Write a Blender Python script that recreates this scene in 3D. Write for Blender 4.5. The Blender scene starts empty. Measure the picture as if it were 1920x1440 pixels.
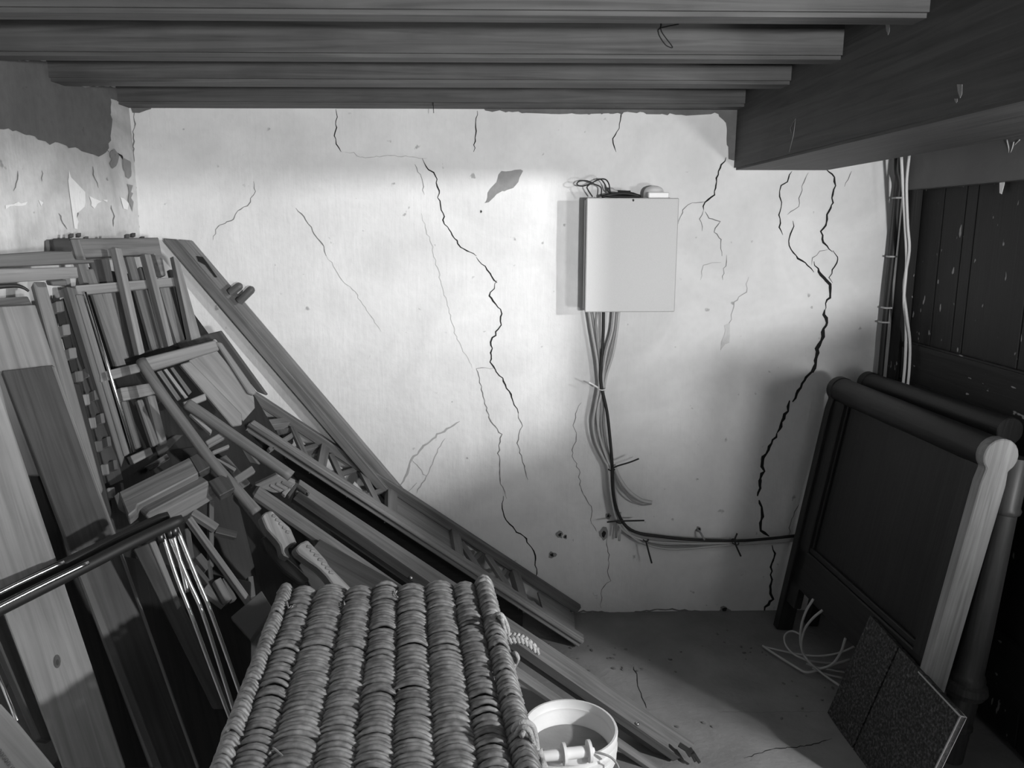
import bpy, bmesh, math, random
from mathutils import Vector, Matrix, noise
random.seed(7)
S = bpy.context.scene
COL = S.collection
V = Vector

# ------------------------------------------------------------------ camera
F, PITCH, YAW = 1480.0, math.radians(11.15), math.radians(1.33)
CAM = V((0, 0, 1.5))
cd = bpy.data.cameras.new('camera'); cam = bpy.data.objects.new('camera', cd); COL.objects.link(cam)
cam.location = CAM; cam.rotation_euler = (math.pi/2-PITCH, 0, -YAW)
cd.sensor_width = 36; cd.lens = F*36/1920; cd.clip_start = .02
S.camera = cam
ROT = cam.rotation_euler.to_matrix()

# ------------------------------------------------------------------ world, lamps, exposure
w = bpy.data.worlds.new('world'); S.world = w; w.use_nodes = True
w.node_tree.nodes['Background'].inputs[0].default_value = (.5, .5, .5, 1)
w.node_tree.nodes['Background'].inputs[1].default_value = .012
def lamp(name, loc, power, radius):
    l = bpy.data.lights.new(name, 'POINT'); l.energy = power; l.shadow_soft_size = radius
    o = bpy.data.objects.new(name, l); o.location = loc; COL.objects.link(o); return o
lamp('bulb_next_room', (2.56, .07, 1.74), 400, .05)
lamp('work_lamp', (1.72, .10, .98), 82, .12)
lamp('stair_lamp', (.8, -1.0, 1.4), 315, .065)
S.view_settings.view_transform = 'Standard'; S.view_settings.look = 'None'
S.view_settings.gamma = 1; S.view_settings.exposure = 0
S.view_settings.use_curve_mapping = False

# ------------------------------------------------------------------ sight lines (metres; 1920x1440 frame)
def ray(u, v): return ROT @ V(((u-960)/F, (720-v)/F, -1))
def at(u, v, D): r = ray(u, v); return CAM + r*(D/r.y)
def atz(u, v, z): r = ray(u, v); return CAM + r*((z-CAM.z)/r.z)
def atx(u, v, x): r = ray(u, v); return CAM + r*(x/r.x)
def atp(u, v, pl): r = ray(u, v); return CAM + r*((pl[0]-CAM).dot(pl[1])/r.dot(pl[1]))

# ------------------------------------------------------------------ materials (a black and white place: all greys)
MATS = {}
def nodes_of(m):
    m.use_nodes = True; n = m.node_tree.nodes; return n, m.node_tree.links, n['Principled BSDF']
def plain(name, g, rough=.6, metal=0, bump=0, bscale=80, var=.0, vscale=20):
    m = bpy.data.materials.new(name); n, L, b = nodes_of(m)
    b.inputs['Base Color'].default_value = (g, g, g, 1)
    b.inputs['Roughness'].default_value = rough; b.inputs['Metallic'].default_value = metal
    tc = n.new('ShaderNodeTexCoord')
    if var:
        t = n.new('ShaderNodeTexNoise'); t.inputs['Scale'].default_value = vscale; t.inputs['Detail'].default_value = 6
        L.new(tc.outputs['Object'], t.inputs['Vector'])
        r = n.new('ShaderNodeMapRange'); r.inputs[1].default_value = .3; r.inputs[2].default_value = .7
        r.inputs[3].default_value = g*(1-var); r.inputs[4].default_value = g*(1+var)
        L.new(t.outputs[0], r.inputs[0]); L.new(r.outputs[0], b.inputs['Base Color'])
    if bump:
        t2 = n.new('ShaderNodeTexNoise'); t2.inputs['Scale'].default_value = bscale; t2.inputs['Detail'].default_value = 5
        L.new(tc.outputs['Object'], t2.inputs['Vector'])
        bp = n.new('ShaderNodeBump'); bp.inputs['Strength'].default_value = bump; bp.inputs['Distance'].default_value = .01
        L.new(t2.outputs[0], bp.inputs['Height']); L.new(bp.outputs[0], b.inputs['Normal'])
    MATS[name] = m; return m
def wood(name, g, contrast=.25, rough=.55, scale=1.0, per_obj=.18, specks=False):
    m = bpy.data.materials.new(name); n, L, b = nodes_of(m)
    tc = n.new('ShaderNodeTexCoord'); oi = n.new('ShaderNodeObjectInfo')
    mp = n.new('ShaderNodeMapping'); mp.inputs['Scale'].default_value = (2.4*scale, 62*scale, 62*scale)
    L.new(tc.outputs['Object'], mp.inputs['Vector'])
    mul = n.new('ShaderNodeVectorMath'); mul.operation = 'SCALE'; mul.inputs[0].default_value = (37, 11, 53)
    L.new(oi.outputs['Random'], mul.inputs['Scale']); L.new(mul.outputs[0], mp.inputs['Location'])
    t1 = n.new('ShaderNodeTexNoise'); t1.inputs['Scale'].default_value = 1.0; t1.inputs['Detail'].default_value = 7
    t1.inputs['Distortion'].default_value = 1.2
    L.new(mp.outputs[0], t1.inputs['Vector'])
    t2 = n.new('ShaderNodeTexNoise'); t2.inputs['Scale'].default_value = 7; t2.inputs['Detail'].default_value = 4
    L.new(tc.outputs['Object'], t2.inputs['Vector'])
    mx = n.new('ShaderNodeMath'); mx.operation = 'MULTIPLY_ADD'; mx.inputs[1].default_value = .35
    L.new(t2.outputs[0], mx.inputs[0]); L.new(t1.outputs[0], mx.inputs[2])
    r = n.new('ShaderNodeMapRange'); r.inputs[1].default_value = .4; r.inputs[2].default_value = .95
    r.inputs[3].default_value = g*(1-contrast); r.inputs[4].default_value = g*(1+contrast)
    L.new(mx.outputs[0], r.inputs[0])
    ro = n.new('ShaderNodeMapRange'); ro.inputs[3].default_value = 1-per_obj; ro.inputs[4].default_value = 1+per_obj
    L.new(oi.outputs['Random'], ro.inputs[0])
    fin = n.new('ShaderNodeMath'); fin.operation = 'MULTIPLY'
    L.new(r.outputs[0], fin.inputs[0]); L.new(ro.outputs[0], fin.inputs[1])
    out = fin
    if specks:
        t3 = n.new('ShaderNodeTexNoise'); t3.inputs['Scale'].default_value = 42; t3.inputs['Detail'].default_value = 2
        mp3 = n.new('ShaderNodeMapping'); mp3.inputs['Scale'].default_value = (.45, 1, 1)
        L.new(mul.outputs[0], mp3.inputs['Location']); L.new(tc.outputs['Object'], mp3.inputs['Vector']); L.new(mp3.outputs[0], t3.inputs['Vector'])
        r3 = n.new('ShaderNodeMapRange'); r3.inputs[1].default_value = .70; r3.inputs[2].default_value = .73
        r3.inputs[4].default_value = .28
        L.new(t3.outputs[0], r3.inputs[0])
        ad = n.new('ShaderNodeMath'); L.new(fin.outputs[0], ad.inputs[0]); L.new(r3.outputs[0], ad.inputs[1]); out = ad
    L.new(out.outputs[0], b.inputs['Base Color'])
    b.inputs['Roughness'].default_value = rough
    bp = n.new('ShaderNodeBump'); bp.inputs['Strength'].default_value = .18; bp.inputs['Distance'].default_value = .004
    L.new(t1.outputs[0], bp.inputs['Height']); L.new(bp.outputs[0], b.inputs['Normal'])
    b.inputs['Specular IOR Level'].default_value = .3
    MATS[name] = m; return m
def plaster(name, g, stain=.22, dirty=.0):
    m = bpy.data.materials.new(name); n, L, b = nodes_of(m)
    tc = n.new('ShaderNodeTexCoord')
    big = n.new('ShaderNodeTexNoise'); big.inputs['Scale'].default_value = 3.4; big.inputs['Detail'].default_value = 8; big.inputs['Distortion'].default_value = .8
    fine = n.new('ShaderNodeTexNoise'); fine.inputs['Scale'].default_value = 38; fine.inputs['Detail'].default_value = 8
    dot = n.new('ShaderNodeTexNoise'); dot.inputs['Scale'].default_value = 21; dot.inputs['Detail'].default_value = 3
    brush = n.new('ShaderNodeTexNoise'); brush.inputs['Scale'].default_value = 1; brush.inputs['Detail'].default_value = 5
    mp = n.new('ShaderNodeMapping'); mp.inputs['Scale'].default_value = (85, 85, 9)
    L.new(tc.outputs['Object'], mp.inputs['Vector']); L.new(mp.outputs[0], brush.inputs['Vector'])
    for t in (big, fine, dot): L.new(tc.outputs['Object'], t.inputs['Vector'])
    r1 = n.new('ShaderNodeMapRange'); r1.inputs[1].default_value = .35; r1.inputs[2].default_value = .65
    r1.inputs[3].default_value = g*(1-stain); r1.inputs[4].default_value = g
    L.new(big.outputs[0], r1.inputs[0])
    r2 = n.new('ShaderNodeMapRange'); r2.inputs[1].default_value = .3; r2.inputs[2].default_value = .6
    r2.inputs[3].default_value = .975-dirty; r2.inputs[4].default_value = 1.01
    L.new(fine.outputs[0], r2.inputs[0])
    r3 = n.new('ShaderNodeMapRange'); r3.inputs[1].default_value = .30; r3.inputs[2].default_value = .25
    r3.inputs[3].default_value = 1; r3.inputs[4].default_value = .55
    L.new(dot.outputs[0], r3.inputs[0])
    m1 = n.new('ShaderNodeMath'); m1.operation = 'MULTIPLY'; m2 = n.new('ShaderNodeMath'); m2.operation = 'MULTIPLY'
    L.new(r1.outputs[0], m1.inputs[0]); L.new(r2.outputs[0], m1.inputs[1])
    L.new(m1.outputs[0], m2.inputs[0]); L.new(r3.outputs[0], m2.inputs[1])
    L.new(m2.outputs[0], b.inputs['Base Color']); b.inputs['Roughness'].default_value = .85
    ad = n.new('ShaderNodeMath'); ad.operation = 'MULTIPLY_ADD'; ad.inputs[1].default_value = .6
    L.new(brush.outputs[0], ad.inputs[0]); L.new(fine.outputs[0], ad.inputs[2])
    ad2 = n.new('ShaderNodeMath'); ad2.operation = 'MULTIPLY_ADD'; ad2.inputs[1].default_value = 2.0
    L.new(big.outputs[0], ad2.inputs[0]); L.new(ad.outputs[0], ad2.inputs[2])
    bp = n.new('ShaderNodeBump'); bp.inputs['Strength'].default_value = .30; bp.inputs['Distance'].default_value = .006
    L.new(ad2.outputs[0], bp.inputs['Height']); L.new(bp.outputs[0], b.inputs['Normal'])
    MATS[name] = m; return m

plaster('wall_paint', .745, .14); plaster('old_plaster', .66, .36, .06)
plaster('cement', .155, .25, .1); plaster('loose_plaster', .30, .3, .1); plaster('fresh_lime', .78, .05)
plain('crack_dark', .012, .95); plain('crack_fine', .17, .95); plain('crack_pale', .38, .95)
plain('concrete', .20, .75, 0, .25, 60, .18, 6)
wood('pine', .15, .42); wood('pine_light', .185, .36); wood('pine_pale', .25, .3); wood('oak', .10, .45)
wood('dark_board', .05, .4); wood('walnut', .017, .4, .5); wood('shade_wood', .014, .4); wood('walnut_turned', .08, .4, .4); wood('walnut_edge', .27, .4, .5)  # includes the near-black wood of sheets that imitate shade in the pile
wood('joist_wood', .076, .5, .6, .8, .08); wood('beam_wood', .068, .4, .6, .8, .03)
wood('door_paint', .013, .3, .55, 1, .05, True); wood('carved_oak', .20, .4, .6)
plain('lintel_paint', .105, .55, 0, .1, 30, .15, 5)
plain('jamb_paint', .20, .6, 0, .1, 30, .2, 8)
plain('cabinet_paint', .50, .42, .0, .12, 900, .06, 700)
plain('cabinet_side', .62, .5)  # lighter than the door to make up for little light on the side
plain('plastic_white', .78, .35); plain('plastic_bucket', .72, .38, 0, .05, 60, .08, 9)
plain('bucket_fill', .26, .8, 0, .2, 40, .25, 9)
plain('black_plastic', .012, .6); plain('cable_grey', .42, .45); plain('cable_white', .62, .4); plain('cable_dim', .40, .5)
plain('cable_mid', .24, .45); plain('chrome', .6, .26, 1); plain('steel_dark', .12, .4, .9); plain('brass', .6, .3, 1)
plain('rope', .34, .8, 0, .4, 300, .25, 60); plain('wicker_dark', .035, .9); plain('web', .5, .9)
plain('grey_flat', .09, .7)
def wicker():
    m = bpy.data.materials.new('wicker'); n, L, b = nodes_of(m)
    tc = n.new('ShaderNodeTexCoord'); oi = n.new('ShaderNodeObjectInfo'); g = n.new('ShaderNodeNewGeometry')
    t = n.new('ShaderNodeTexNoise'); t.inputs['Scale'].default_value = 70; t.inputs['Detail'].default_value = 4
    L.new(g.outputs['Position'], t.inputs['Vector'])
    t2 = n.new('ShaderNodeTexNoise'); t2.inputs['Scale'].default_value = 9; t2.inputs['Detail'].default_value = 3
    L.new(g.outputs['Position'], t2.inputs['Vector'])
    r = n.new('ShaderNodeMapRange'); r.inputs[1].default_value = .3; r.inputs[2].default_value = .7
    r.inputs[3].default_value = .10; r.inputs[4].default_value = .26
    L.new(t.outputs[0], r.inputs[0])
    r2 = n.new('ShaderNodeMapRange'); r2.inputs[1].default_value = .3; r2.inputs[2].default_value = .7
    r2.inputs[3].default_value = .75; r2.inputs[4].default_value = 1.2
    L.new(t2.outputs[0], r2.inputs[0])
    mu = n.new('ShaderNodeMath'); mu.operation = 'MULTIPLY'; L.new(r.outputs[0], mu.inputs[0]); L.new(r2.outputs[0], mu.inputs[1])
    L.new(mu.outputs[0], b.inputs['Base Color']); b.inputs['Roughness'].default_value = .5
    MATS['wicker'] = m
wicker()
def chip():
    m = bpy.data.materials.new('chipboard'); n, L, b = nodes_of(m)
    tc = n.new('ShaderNodeTexCoord'); v = n.new('ShaderNodeTexVoronoi'); v.inputs['Scale'].default_value = 190
    t = n.new('ShaderNodeTexNoise'); t.inputs['Scale'].default_value = 120; t.inputs['Detail'].default_value = 3
    L.new(tc.outputs['Object'], v.inputs['Vector']); L.new(tc.outputs['Object'], t.inputs['Vector'])
    r = n.new('ShaderNodeMapRange'); r.inputs[1].default_value = .4; r.inputs[2].default_value = .68
    r.inputs[3].default_value = .015; r.inputs[4].default_value = .16
    mu = n.new('ShaderNodeMath'); mu.operation = 'MULTIPLY'
    L.new(t.outputs[0], r.inputs[0]); L.new(r.outputs[0], mu.inputs[0]); L.new(v.outputs['Color'], mu.inputs[1])
    L.new(mu.outputs[0], b.inputs['Base Color']); b.inputs['Roughness'].default_value = .6
    MATS['chipboard'] = m
chip()

# ------------------------------------------------------------------ building helpers
MW = {}
def link(name, me, mat, M=None, parent=None):
    o = bpy.data.objects.new(name, me); COL.objects.link(o)
    if mat and not me.materials: me.materials.append(MATS[mat])
    M = M or Matrix(); MW[o.name] = M
    if parent:
        o.parent = parent; o.matrix_basis = MW[parent.name].inverted() @ M
    else: o.matrix_basis = M
    return o
def tag(o, label, cat, group=None):
    o['label'] = label; o['category'] = cat
    if group: o['group'] = group
    return o
def struct(o, label=None):
    o['kind'] = 'structure'
    if label: o['label'] = label
    return o
def thing(name, label, cat, loc, group=None):
    o = bpy.data.objects.new(name, None); COL.objects.link(o); o.empty_display_size = .05
    o.location = loc; MW[o.name] = Matrix.Translation(loc); return tag(o, label, cat, group)
def mesh(verts, faces, smooth=False):
    me = bpy.data.meshes.new('mesh'); me.from_pydata([tuple(v) for v in verts], [], faces); me.update()
    bm = bmesh.new(); bm.from_mesh(me); bmesh.ops.recalc_face_normals(bm, faces=bm.faces); bm.to_mesh(me); bm.free()
    if smooth: me.shade_smooth()
    return me
def bevel(me, w, seg=1):
    if w <= 0: return me
    bm = bmesh.new(); bm.from_mesh(me)
    bmesh.ops.bevel(bm, geom=list(bm.edges), offset=w, segments=seg, affect='EDGES', clamp_overlap=True)
    bm.to_mesh(me); bm.free(); return me
def frame(o, x, y):
    x = x.normalized(); z = x.cross(y).normalized(); y = z.cross(x)
    M = Matrix((x, y, z)).transposed().to_4x4(); M.translation = o; return M
def prism(name, P, n, t, mat, parent=None, bev=.002, grain=None):
    """P: outline in space (front face), n: unit normal of the front face, t: thickness behind it."""
    c = sum(P, V())/len(P)
    if grain is None:
        grain = max(((P[i]-P[i-1]) for i in range(len(P))), key=lambda e: e.length)
    M = frame(c, grain, n.cross(grain)); I = M.inverted()
    f = [I @ p for p in P]; b = [I @ (p-n*t) for p in P]; k = len(P)
    faces = [tuple(range(k)), tuple(range(2*k-1, k-1, -1))]+[(i, i+k, (i+1) % k+k, (i+1) % k) for i in range(k)]
    return link(name, bevel(mesh(f+b, faces), bev), mat, M, parent)
def plane3(a, b, c):
    n = (b-a).cross(c-a).normalized()
    if n.dot(CAM-a) < 0: n.negate()
    return (a, n)
def slab(name, pts, t, mat, parent=None, bev=.002, grain=None):
    pl = plane3(*[at(*p) for p in pts if len(p) == 3][:3])
    P = [atp(p[0], p[1], pl) for p in pts]
    g = None if grain is None else P[grain[1]]-P[grain[0]]
    return prism(name, P, pl[1], t, mat, parent, bev, g)
def pbar(name, a, b, wpx, pl, t, mat, parent=None, bev=.0012, lift=0):
    d = V((b[0]-a[0], b[1]-a[1])).normalized(); k = V((-d.y, d.x))*wpx/2
    P = [atp(q[0]+s*k.x, q[1]+s*k.y, pl)+pl[1]*lift for q, s in ((a, 1), (b, 1), (b, -1), (a, -1))]
    return prism(name, P, pl[1], t, mat, parent, bev, P[1]-P[0])
def box(name, lo, hi, mat, parent=None, bev=.003, axis=0):
    lo, hi = V(lo), V(hi); c = (lo+hi)/2; h = (hi-lo)/2
    M = [Matrix(), frame(V(), V((0, 1, 0)), V((-1, 0, 0))), frame(V(), V((0, 0, 1)), V((1, 0, 0)))][axis].copy()
    M.translation = c; I = M.inverted()
    vs = [I @ (c+V((sx*h.x, sy*h.y, sz*h.z))) for sx in (-1, 1) for sy in (-1, 1) for sz in (-1, 1)]
    fs = [(0, 1, 3, 2), (4, 6, 7, 5), (0, 4, 5, 1), (2, 3, 7, 6), (0, 2, 6, 4), (1, 5, 7, 3)]
    return link(name, bevel(mesh(vs, fs), bev, 2 if bev > .004 else 1), mat, M, parent)
def bar3(name, A, B, wd, w, t, mat, parent=None, bev=.002):
    d = (B-A).normalized(); wd = (wd-d*wd.dot(d)).normalized(); n = d.cross(wd)
    P = [A+wd*w/2, B+wd*w/2, B-wd*w/2, A-wd*w/2]
    return prism(name, [p+n*t/2 for p in P], n, t, mat, parent, bev, d)
def smooth_path(pts, k=6):
    P = [V(p) for p in pts]
    if len(P) < 3: return P
    Q = [P[0]*2-P[1]]+P+[P[-1]*2-P[-2]]; out = []
    for i in range(1, len(Q)-2):
        a, b, c, d = Q[i-1:i+3]
        for j in range(k):
            t = j/k
            out.append(.5*((2*b)+(c-a)*t+(2*a-5*b+4*c-d)*t*t+(3*b-a-3*c+d)*t**3))
    out.append(P[-1]); return out
def tube_mesh(P, r, sides=8, c=None):
    c = c if c is not None else V(); vs, fs = [], []; N = len(P); up = None
    for i, p in enumerate(P):
        d = (P[min(i+1, N-1)]-P[max(i-1, 0)]).normalized()
        if up is None: up = d.orthogonal().normalized()
        up = (up-d*up.dot(d)).normalized(); s = d.cross(up)
        rr = r(i/(N-1)) if callable(r) else r
        for j in range(sides):
            a = 2*math.pi*j/sides; vs.append(p-c+(up*math.cos(a)+s*math.sin(a))*rr)
        if i:
            for j in range(sides):
                k = (j+1) % sides; fs.append(((i-1)*sides+j, (i-1)*sides+k, i*sides+k, i*sides+j))
    fs += [tuple(range(sides)), tuple(range((N-1)*sides, N*sides))]
    return vs, fs
def tube(name, pts, r, mat, parent=None, sides=8, smooth=True, k=6):
    P = smooth_path(pts, k) if smooth else [V(p) for p in pts]
    d = P[-1]-P[0]; c = sum(P, V())/len(P)
    M = frame(c, d if d.length > 1e-4 else V((1, 0, 0)), V((.13, .31, .9))); I = M.inverted()
    vs, fs = tube_mesh(P, r, sides)
    return link(name, mesh([I @ v for v in vs], fs, True), mat, M, parent)
def lathe(name, A, B, prof, mat, parent=None, sides=32):
    """prof: (distance along A->B in metres, radius)."""
    d = (B-A).normalized(); M = frame(A, d, d.orthogonal()); vs, fs = [], []
    for x, r in prof:
        for j in range(sides):
            a = 2*math.pi*j/sides; vs.append(V((x, r*math.cos(a), r*math.sin(a))))
    for i in range(1, len(prof)):
        for j in range(sides):
            k = (j+1) % sides; fs.append(((i-1)*sides+j, (i-1)*sides+k, i*sides+k, i*sides+j))
    fs += [tuple(range(sides)), tuple(range((len(prof)-1)*sides, len(prof)*sides))]
    o = link(name, mesh(vs, fs, True), mat, M, parent)
    md = o.modifiers.new('edges', 'EDGE_SPLIT'); md.split_angle = math.radians(40); return o

# ------------------------------------------------------------------ the room
WY, XL, XR, ZJ, ZC = 2.90, -1.26, 1.50, 1.91, 2.13
BX0, BX1, ZB = .862, 1.205, 1.705
def bulge(x, z):
    return .006*noise.noise(V((x*2.1, 3.3, z*2.1)))+.0022*noise.noise(V((x*9, 8.1, z*9)))
def grid_wall(name, x0, x1, z0, z1, nx, nz, f, mat):
    vs = [f(x0+(x1-x0)*i/nx, z0+(z1-z0)*j/nz) for j in range(nz+1) for i in range(nx+1)]
    fs = [(j*(nx+1)+i, j*(nx+1)+i+1, (j+1)*(nx+1)+i+1, (j+1)*(nx+1)+i) for j in range(nz) for i in range(nx)]
    me = bpy.data.meshes.new('mesh'); me.from_pydata([tuple(v) for v in vs], [], fs); me.shade_smooth()
    return struct(link(name, me, mat))
def back_pt(x, z): return V((x, WY-bulge(x, z), z))
def left_pt(y, z): return V((XL+bulge(y+7, z), y, z))
wall_back = grid_wall('wall_back', -1.45, 1.62, 0-.02, 2.2, 180, 130, back_pt, 'wall_paint')
wall_left = grid_wall('wall_left', -.9, 2.95, -.02, 2.2, 190, 110, left_pt, 'old_plaster')
floor = struct(box('floor', (-3, -2.5, -.08), (5, 3.0, 0), 'concrete', bev=0))
ceiling = struct(box('ceiling', (-1.5, -1.5, ZC), (4.2, 3.0, ZC+.04), 'joist_wood', bev=0))
for y0, y1 in ((1.650, 1.722), (2.045, 2.118), (2.388, 2.482), (2.812, 2.925)):
    box('joist', (XL-.06, y0, ZJ), (BX0+.05, y1, ZC), 'joist_wood', ceiling, .009)
for y0, y1 in ((.85, .93), (1.25, 1.33)):
    box('joist', (XL-.06, y0, ZJ), (BX0+.05, y1, ZC), 'joist_wood', ceiling, .009)
box('beam', (BX0, -1.2, ZB), (BX1, WY+.03, ZC), 'beam_wood', ceiling, .008, axis=1)
tube('nail', [at(812, 192, 2.808), at(813, 212, 2.805)], .0012, 'crack_dark', ceiling, 5)
# knot ring on the second joist
kr = [at(1262+26*math.cos(a)+3*math.sin(3*a), 66+22*math.sin(a), 2.0435) for a in [i*.45-1.2 for i in range(12)]]
tube('knot', [at(1240, 44, 2.0435), at(1241, 60, 2.0435)]+kr[6:]+kr[:1], .0012, 'crack_dark', ceiling, 5)
# drips of old paint on the beam
for (u, v, a, b) in ((1664, 44, 4, 22), (1799, 158, 5, 26), (1792, 185, 3, 8)):
    P = [atx(u+dx*a, v+dy*b, BX0-.0006) for dx, dy in ((-1, 0), (1, 0), (.9, .7), (.2, 1), (-.6, .6))]
    prism('paint_drip', P, V((-1, 0, 0)), .002, 'loose_plaster', ceiling, 0)
for L_ in ([(1480, 285), (1488, 252), (1492, 222), (1482, 240), (1484, 250)],):
    tube('scratch', [atx(u, v, BX0-.0008) for u, v in L_], .0009, 'loose_plaster', ceiling, 4, False)

# the right-hand side: boarded door, frame, lintel, return of the wall further forward
wall_right = struct(box('wall_right', (XR+.03, 1.335, -.02), (XR+.2, 3.0, ZC), 'jamb_paint', bev=0))
door = struct(thing('door_1', 'dark painted plank door in the right wall', 'door', V((XR, 2.4, 0)))); del door['category']
seams = [2.80, 2.66, 2.535, 2.475, 2.20, 2.0, 1.80]
for i in range(len(seams)-1):
    y1, y0 = seams[i], seams[i+1]
    box('plank', (XR, y0+.002, .02), (XR+.022, y1-.002, 1.66), 'door_paint', door, .003, axis=2)
def zrail(z0, z1, p, nm='rail'):
    box(nm, (XR-p, 1.80, z0), (XR+.004, 2.80, z1), 'door_paint', door, .006, axis=1)
zrail(1.075, 1.105, .022, 'moulding'); zrail(.955, 1.09, .014); zrail(.945, .967, .024, 'moulding'); zrail(.15, .33, .014)
jamb = struct(box('trim_1', (1.447, 2.862, 0), (1.466, 2.91, 1.70), 'jamb_paint', bev=.003, axis=2))
jamb2 = struct(box('trim_2', (1.466, 2.80, 0), (XR+.03, 2.9, 1.70), 'door_paint', bev=.003, axis=2))
lint = struct(box('trim_3', (XR-.045, 1.5, 1.632), (XR+.05, 2.9, ZC), 'lintel_paint', bev=.004, axis=1))

# cracks, holes and patches of the back wall
def crack(px, wpx, mat='crack_dark', wallf='b', par=None, jit=2.3, taper=True):
    Q = []
    for i in range(len(px)-1):
        a, b = V(px[i]), V(px[i+1]); k = max(1, int((b-a).length/6.5))
        for j in range(k):
            Q.append(a.lerp(b, j/k)+(V((random.uniform(-1, 1), random.uniform(-.6, .6)))*jit if 0 < i+j else V((0, 0))))
    Q.append(V(px[-1])); n = len(Q); L_, R_ = [], []
    for i, q in enumerate(Q):
        d = (Q[min(i+1, n-1)]-Q[max(i-1, 0)]).normalized(); k = V((-d.y, d.x)); t = i/(n-1)
        w_ = wpx(t) if callable(wpx) else wpx
        if taper: w_ *= min(1, .35+6*min(t, 1-t))
        w_ *= random.uniform(.6, 1.3)
        L_.append(q+k*w_/2); R_.append(q-k*w_/2)
    def onto(q):
        if wallf == 'b':
            p = at(q.x, q.y, WY); return V((p.x, WY-bulge(p.x, p.z)-.0012, p.z))
        if wallf == 'l':
            p = atx(q.x, q.y, XL); return V((XL+bulge(p.y+7, p.z)+.0015, p.y, p.z))
        p = atz(q.x, q.y, 0); return V((p.x, p.y, .0006))
    vs = [onto(q) for q in L_]+[onto(q) for q in R_]
    fs = [(i, i+1, n+i+1, n+i) for i in range(n-1)]
    return link('crack', mesh(vs, fs), mat, None, par or {'b': wall_back, 'l': wall_left, 'f': floor}[wallf])
def cx(x, y, s, ox, oy): return (ox+x*s, oy+y*s)
c6 = lambda L_: [cx(x, y, .29167, 1360, 280) for x, y in L_]
c7 = lambda L_: [cx(x, y, .29167, 1360, 660) for x, y in L_]
c8 = lambda L_: [cx(x, y, .29167, 1360, 1020) for x, y in L_]
t3 = lambda L_, ox=0, oy=0: [cx(x, y, 1/3, ox, oy) for x, y in L_]
crack(c6([(650, 130), (700, 180), (715, 235), (690, 290), (690, 340), (660, 400), (655, 470), (620, 530), (630, 600), (690, 660)]), 3.2)
crack(c6([(690, 650), (725, 710), (670, 825), (690, 858)]), 2)
crack(c6([(435, 460), (437, 520), (412, 570), (412, 620), (435, 665), (510, 730), (570, 790)]), 3)
crack(c6([(570, 720), (600, 790), (640, 825), (680, 890), (682, 930), (650, 970), (638, 1040)]), lambda t: 2+6*t*(1-t)*2)
crack(c6([(638, 1030), (635, 1060), (645, 1110), (625, 1200), (597, 1255), (580, 1330), (582, 1380), (560, 1435)]), 6.2)
crack(c6([(660, 645), (600, 655), (565, 700), (555, 745)]), 1.2, 'crack_fine')
crack(c7([(580, 0), (580, 70), (555, 130), (505, 180), (460, 270), (430, 320)]), 4.5)
crack(c7([(412, 310), (405, 350), (375, 430), (330, 520)]), 5)
crack(c7([(330, 520), (285, 610), (235, 700), (245, 760), (225, 830), (215, 900), (205, 925)]), 5.5)
crack(c7([(215, 950), (240, 1020), (245, 1060), (220, 1100), (228, 1150), (280, 1182)]), 5)
crack(c8([(298, 5), (310, 60), (295, 150), (290, 320), (300, 350), (255, 410), (250, 455)]), 4.5)
crack(c6([(430, 140), (395, 205), (355, 235), (345, 300), (358, 340), (350, 400), (355, 450), (345, 500), (370, 550)]), 2.2)
crack(c6([(535, 150), (510, 190), (485, 290), (470, 370), (400, 420)]), 1.2, 'crack_fine')
crack(c6([(810, 140), (765, 240)]), 1.2, 'crack_fine')
crack(c7([(470, 980), (420, 1100), (405, 1180)]), 1.3, 'crack_fine')
crack(c6([(150, 820), (130, 920), (50, 980), (40, 1090), (20, 1120), (0, 1200), (-30, 1290)]), 1.6, 'crack_pale')
t2c = lambda L_: t3(L_, 640, 0)
crack(t2c([(455, 890), (480, 940), (530, 990), (545, 1070), (550, 1130), (570, 1200), (580, 1260), (630, 1320), (670, 1390), (760, 1440)]), 2.1)
crack([(893, 482), (910, 500), (932, 530)], 2); crack([(932, 526), (918, 555), (940, 580), (938, 610), (922, 640), (920, 680), (945, 715), (960, 745), (972, 775)], 2.5)
crack([(972, 775), (978, 800), (970, 830), (985, 880), (990, 900)], 1.5, 'crack_fine')
crack([(925, 690), (895, 690), (918, 790), (940, 815), (935, 850), (938, 900), (950, 935)], 1.6, 'crack_fine')
crack([(944, 930), (943, 960), (955, 983), (985, 1010), (1003, 1040), (1008, 1087)], 2.4)
crack([(630, 205), (632, 240), (628, 262), (640, 285)], 1.8); crack([(895, 208), (892, 245), (888, 285)], 1.8)
crack([(1165, 208), (1160, 240), (1150, 260), (1155, 285)], 1.8)
crack([(640, 285), (662, 287), (674, 296), (740, 292), (800, 297)], 1, 'crack_pale')
crack([(476, 340), (478, 360), (465, 385), (445, 395), (440, 410), (408, 425), (400, 450)], 1.4, 'crack_fine')
crack([(555, 390), (575, 412), (590, 440), (607, 462), (612, 480)], 1.7, 'crack_fine')
crack([(612, 480), (625, 500), (640, 525), (665, 548), (700, 600), (715, 622)], 1.1, 'crack_pale')
crack([(778, 308), (790, 335), (796, 365)], 1.1, 'crack_fine')
t3c = lambda L_: t3(L_, 1280, 0)
crack(t3c([(245, 885), (200, 960), (185, 1060), (180, 1100), (125, 1135), (118, 1180)]), 2.6)
crack(t3c([(118, 1180), (100, 1230), (108, 1300)]), 1.3, 'crack_fine')
crack(t3c([(125, 1190), (150, 1225), (205, 1245), (175, 1305), (215, 1350), (220, 1440)]), 1.6, 'crack_fine')
crack(t3c([(125, 1135), (50, 1140), (0, 1180), (-25, 1260)]), 1.1, 'crack_fine')
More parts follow.
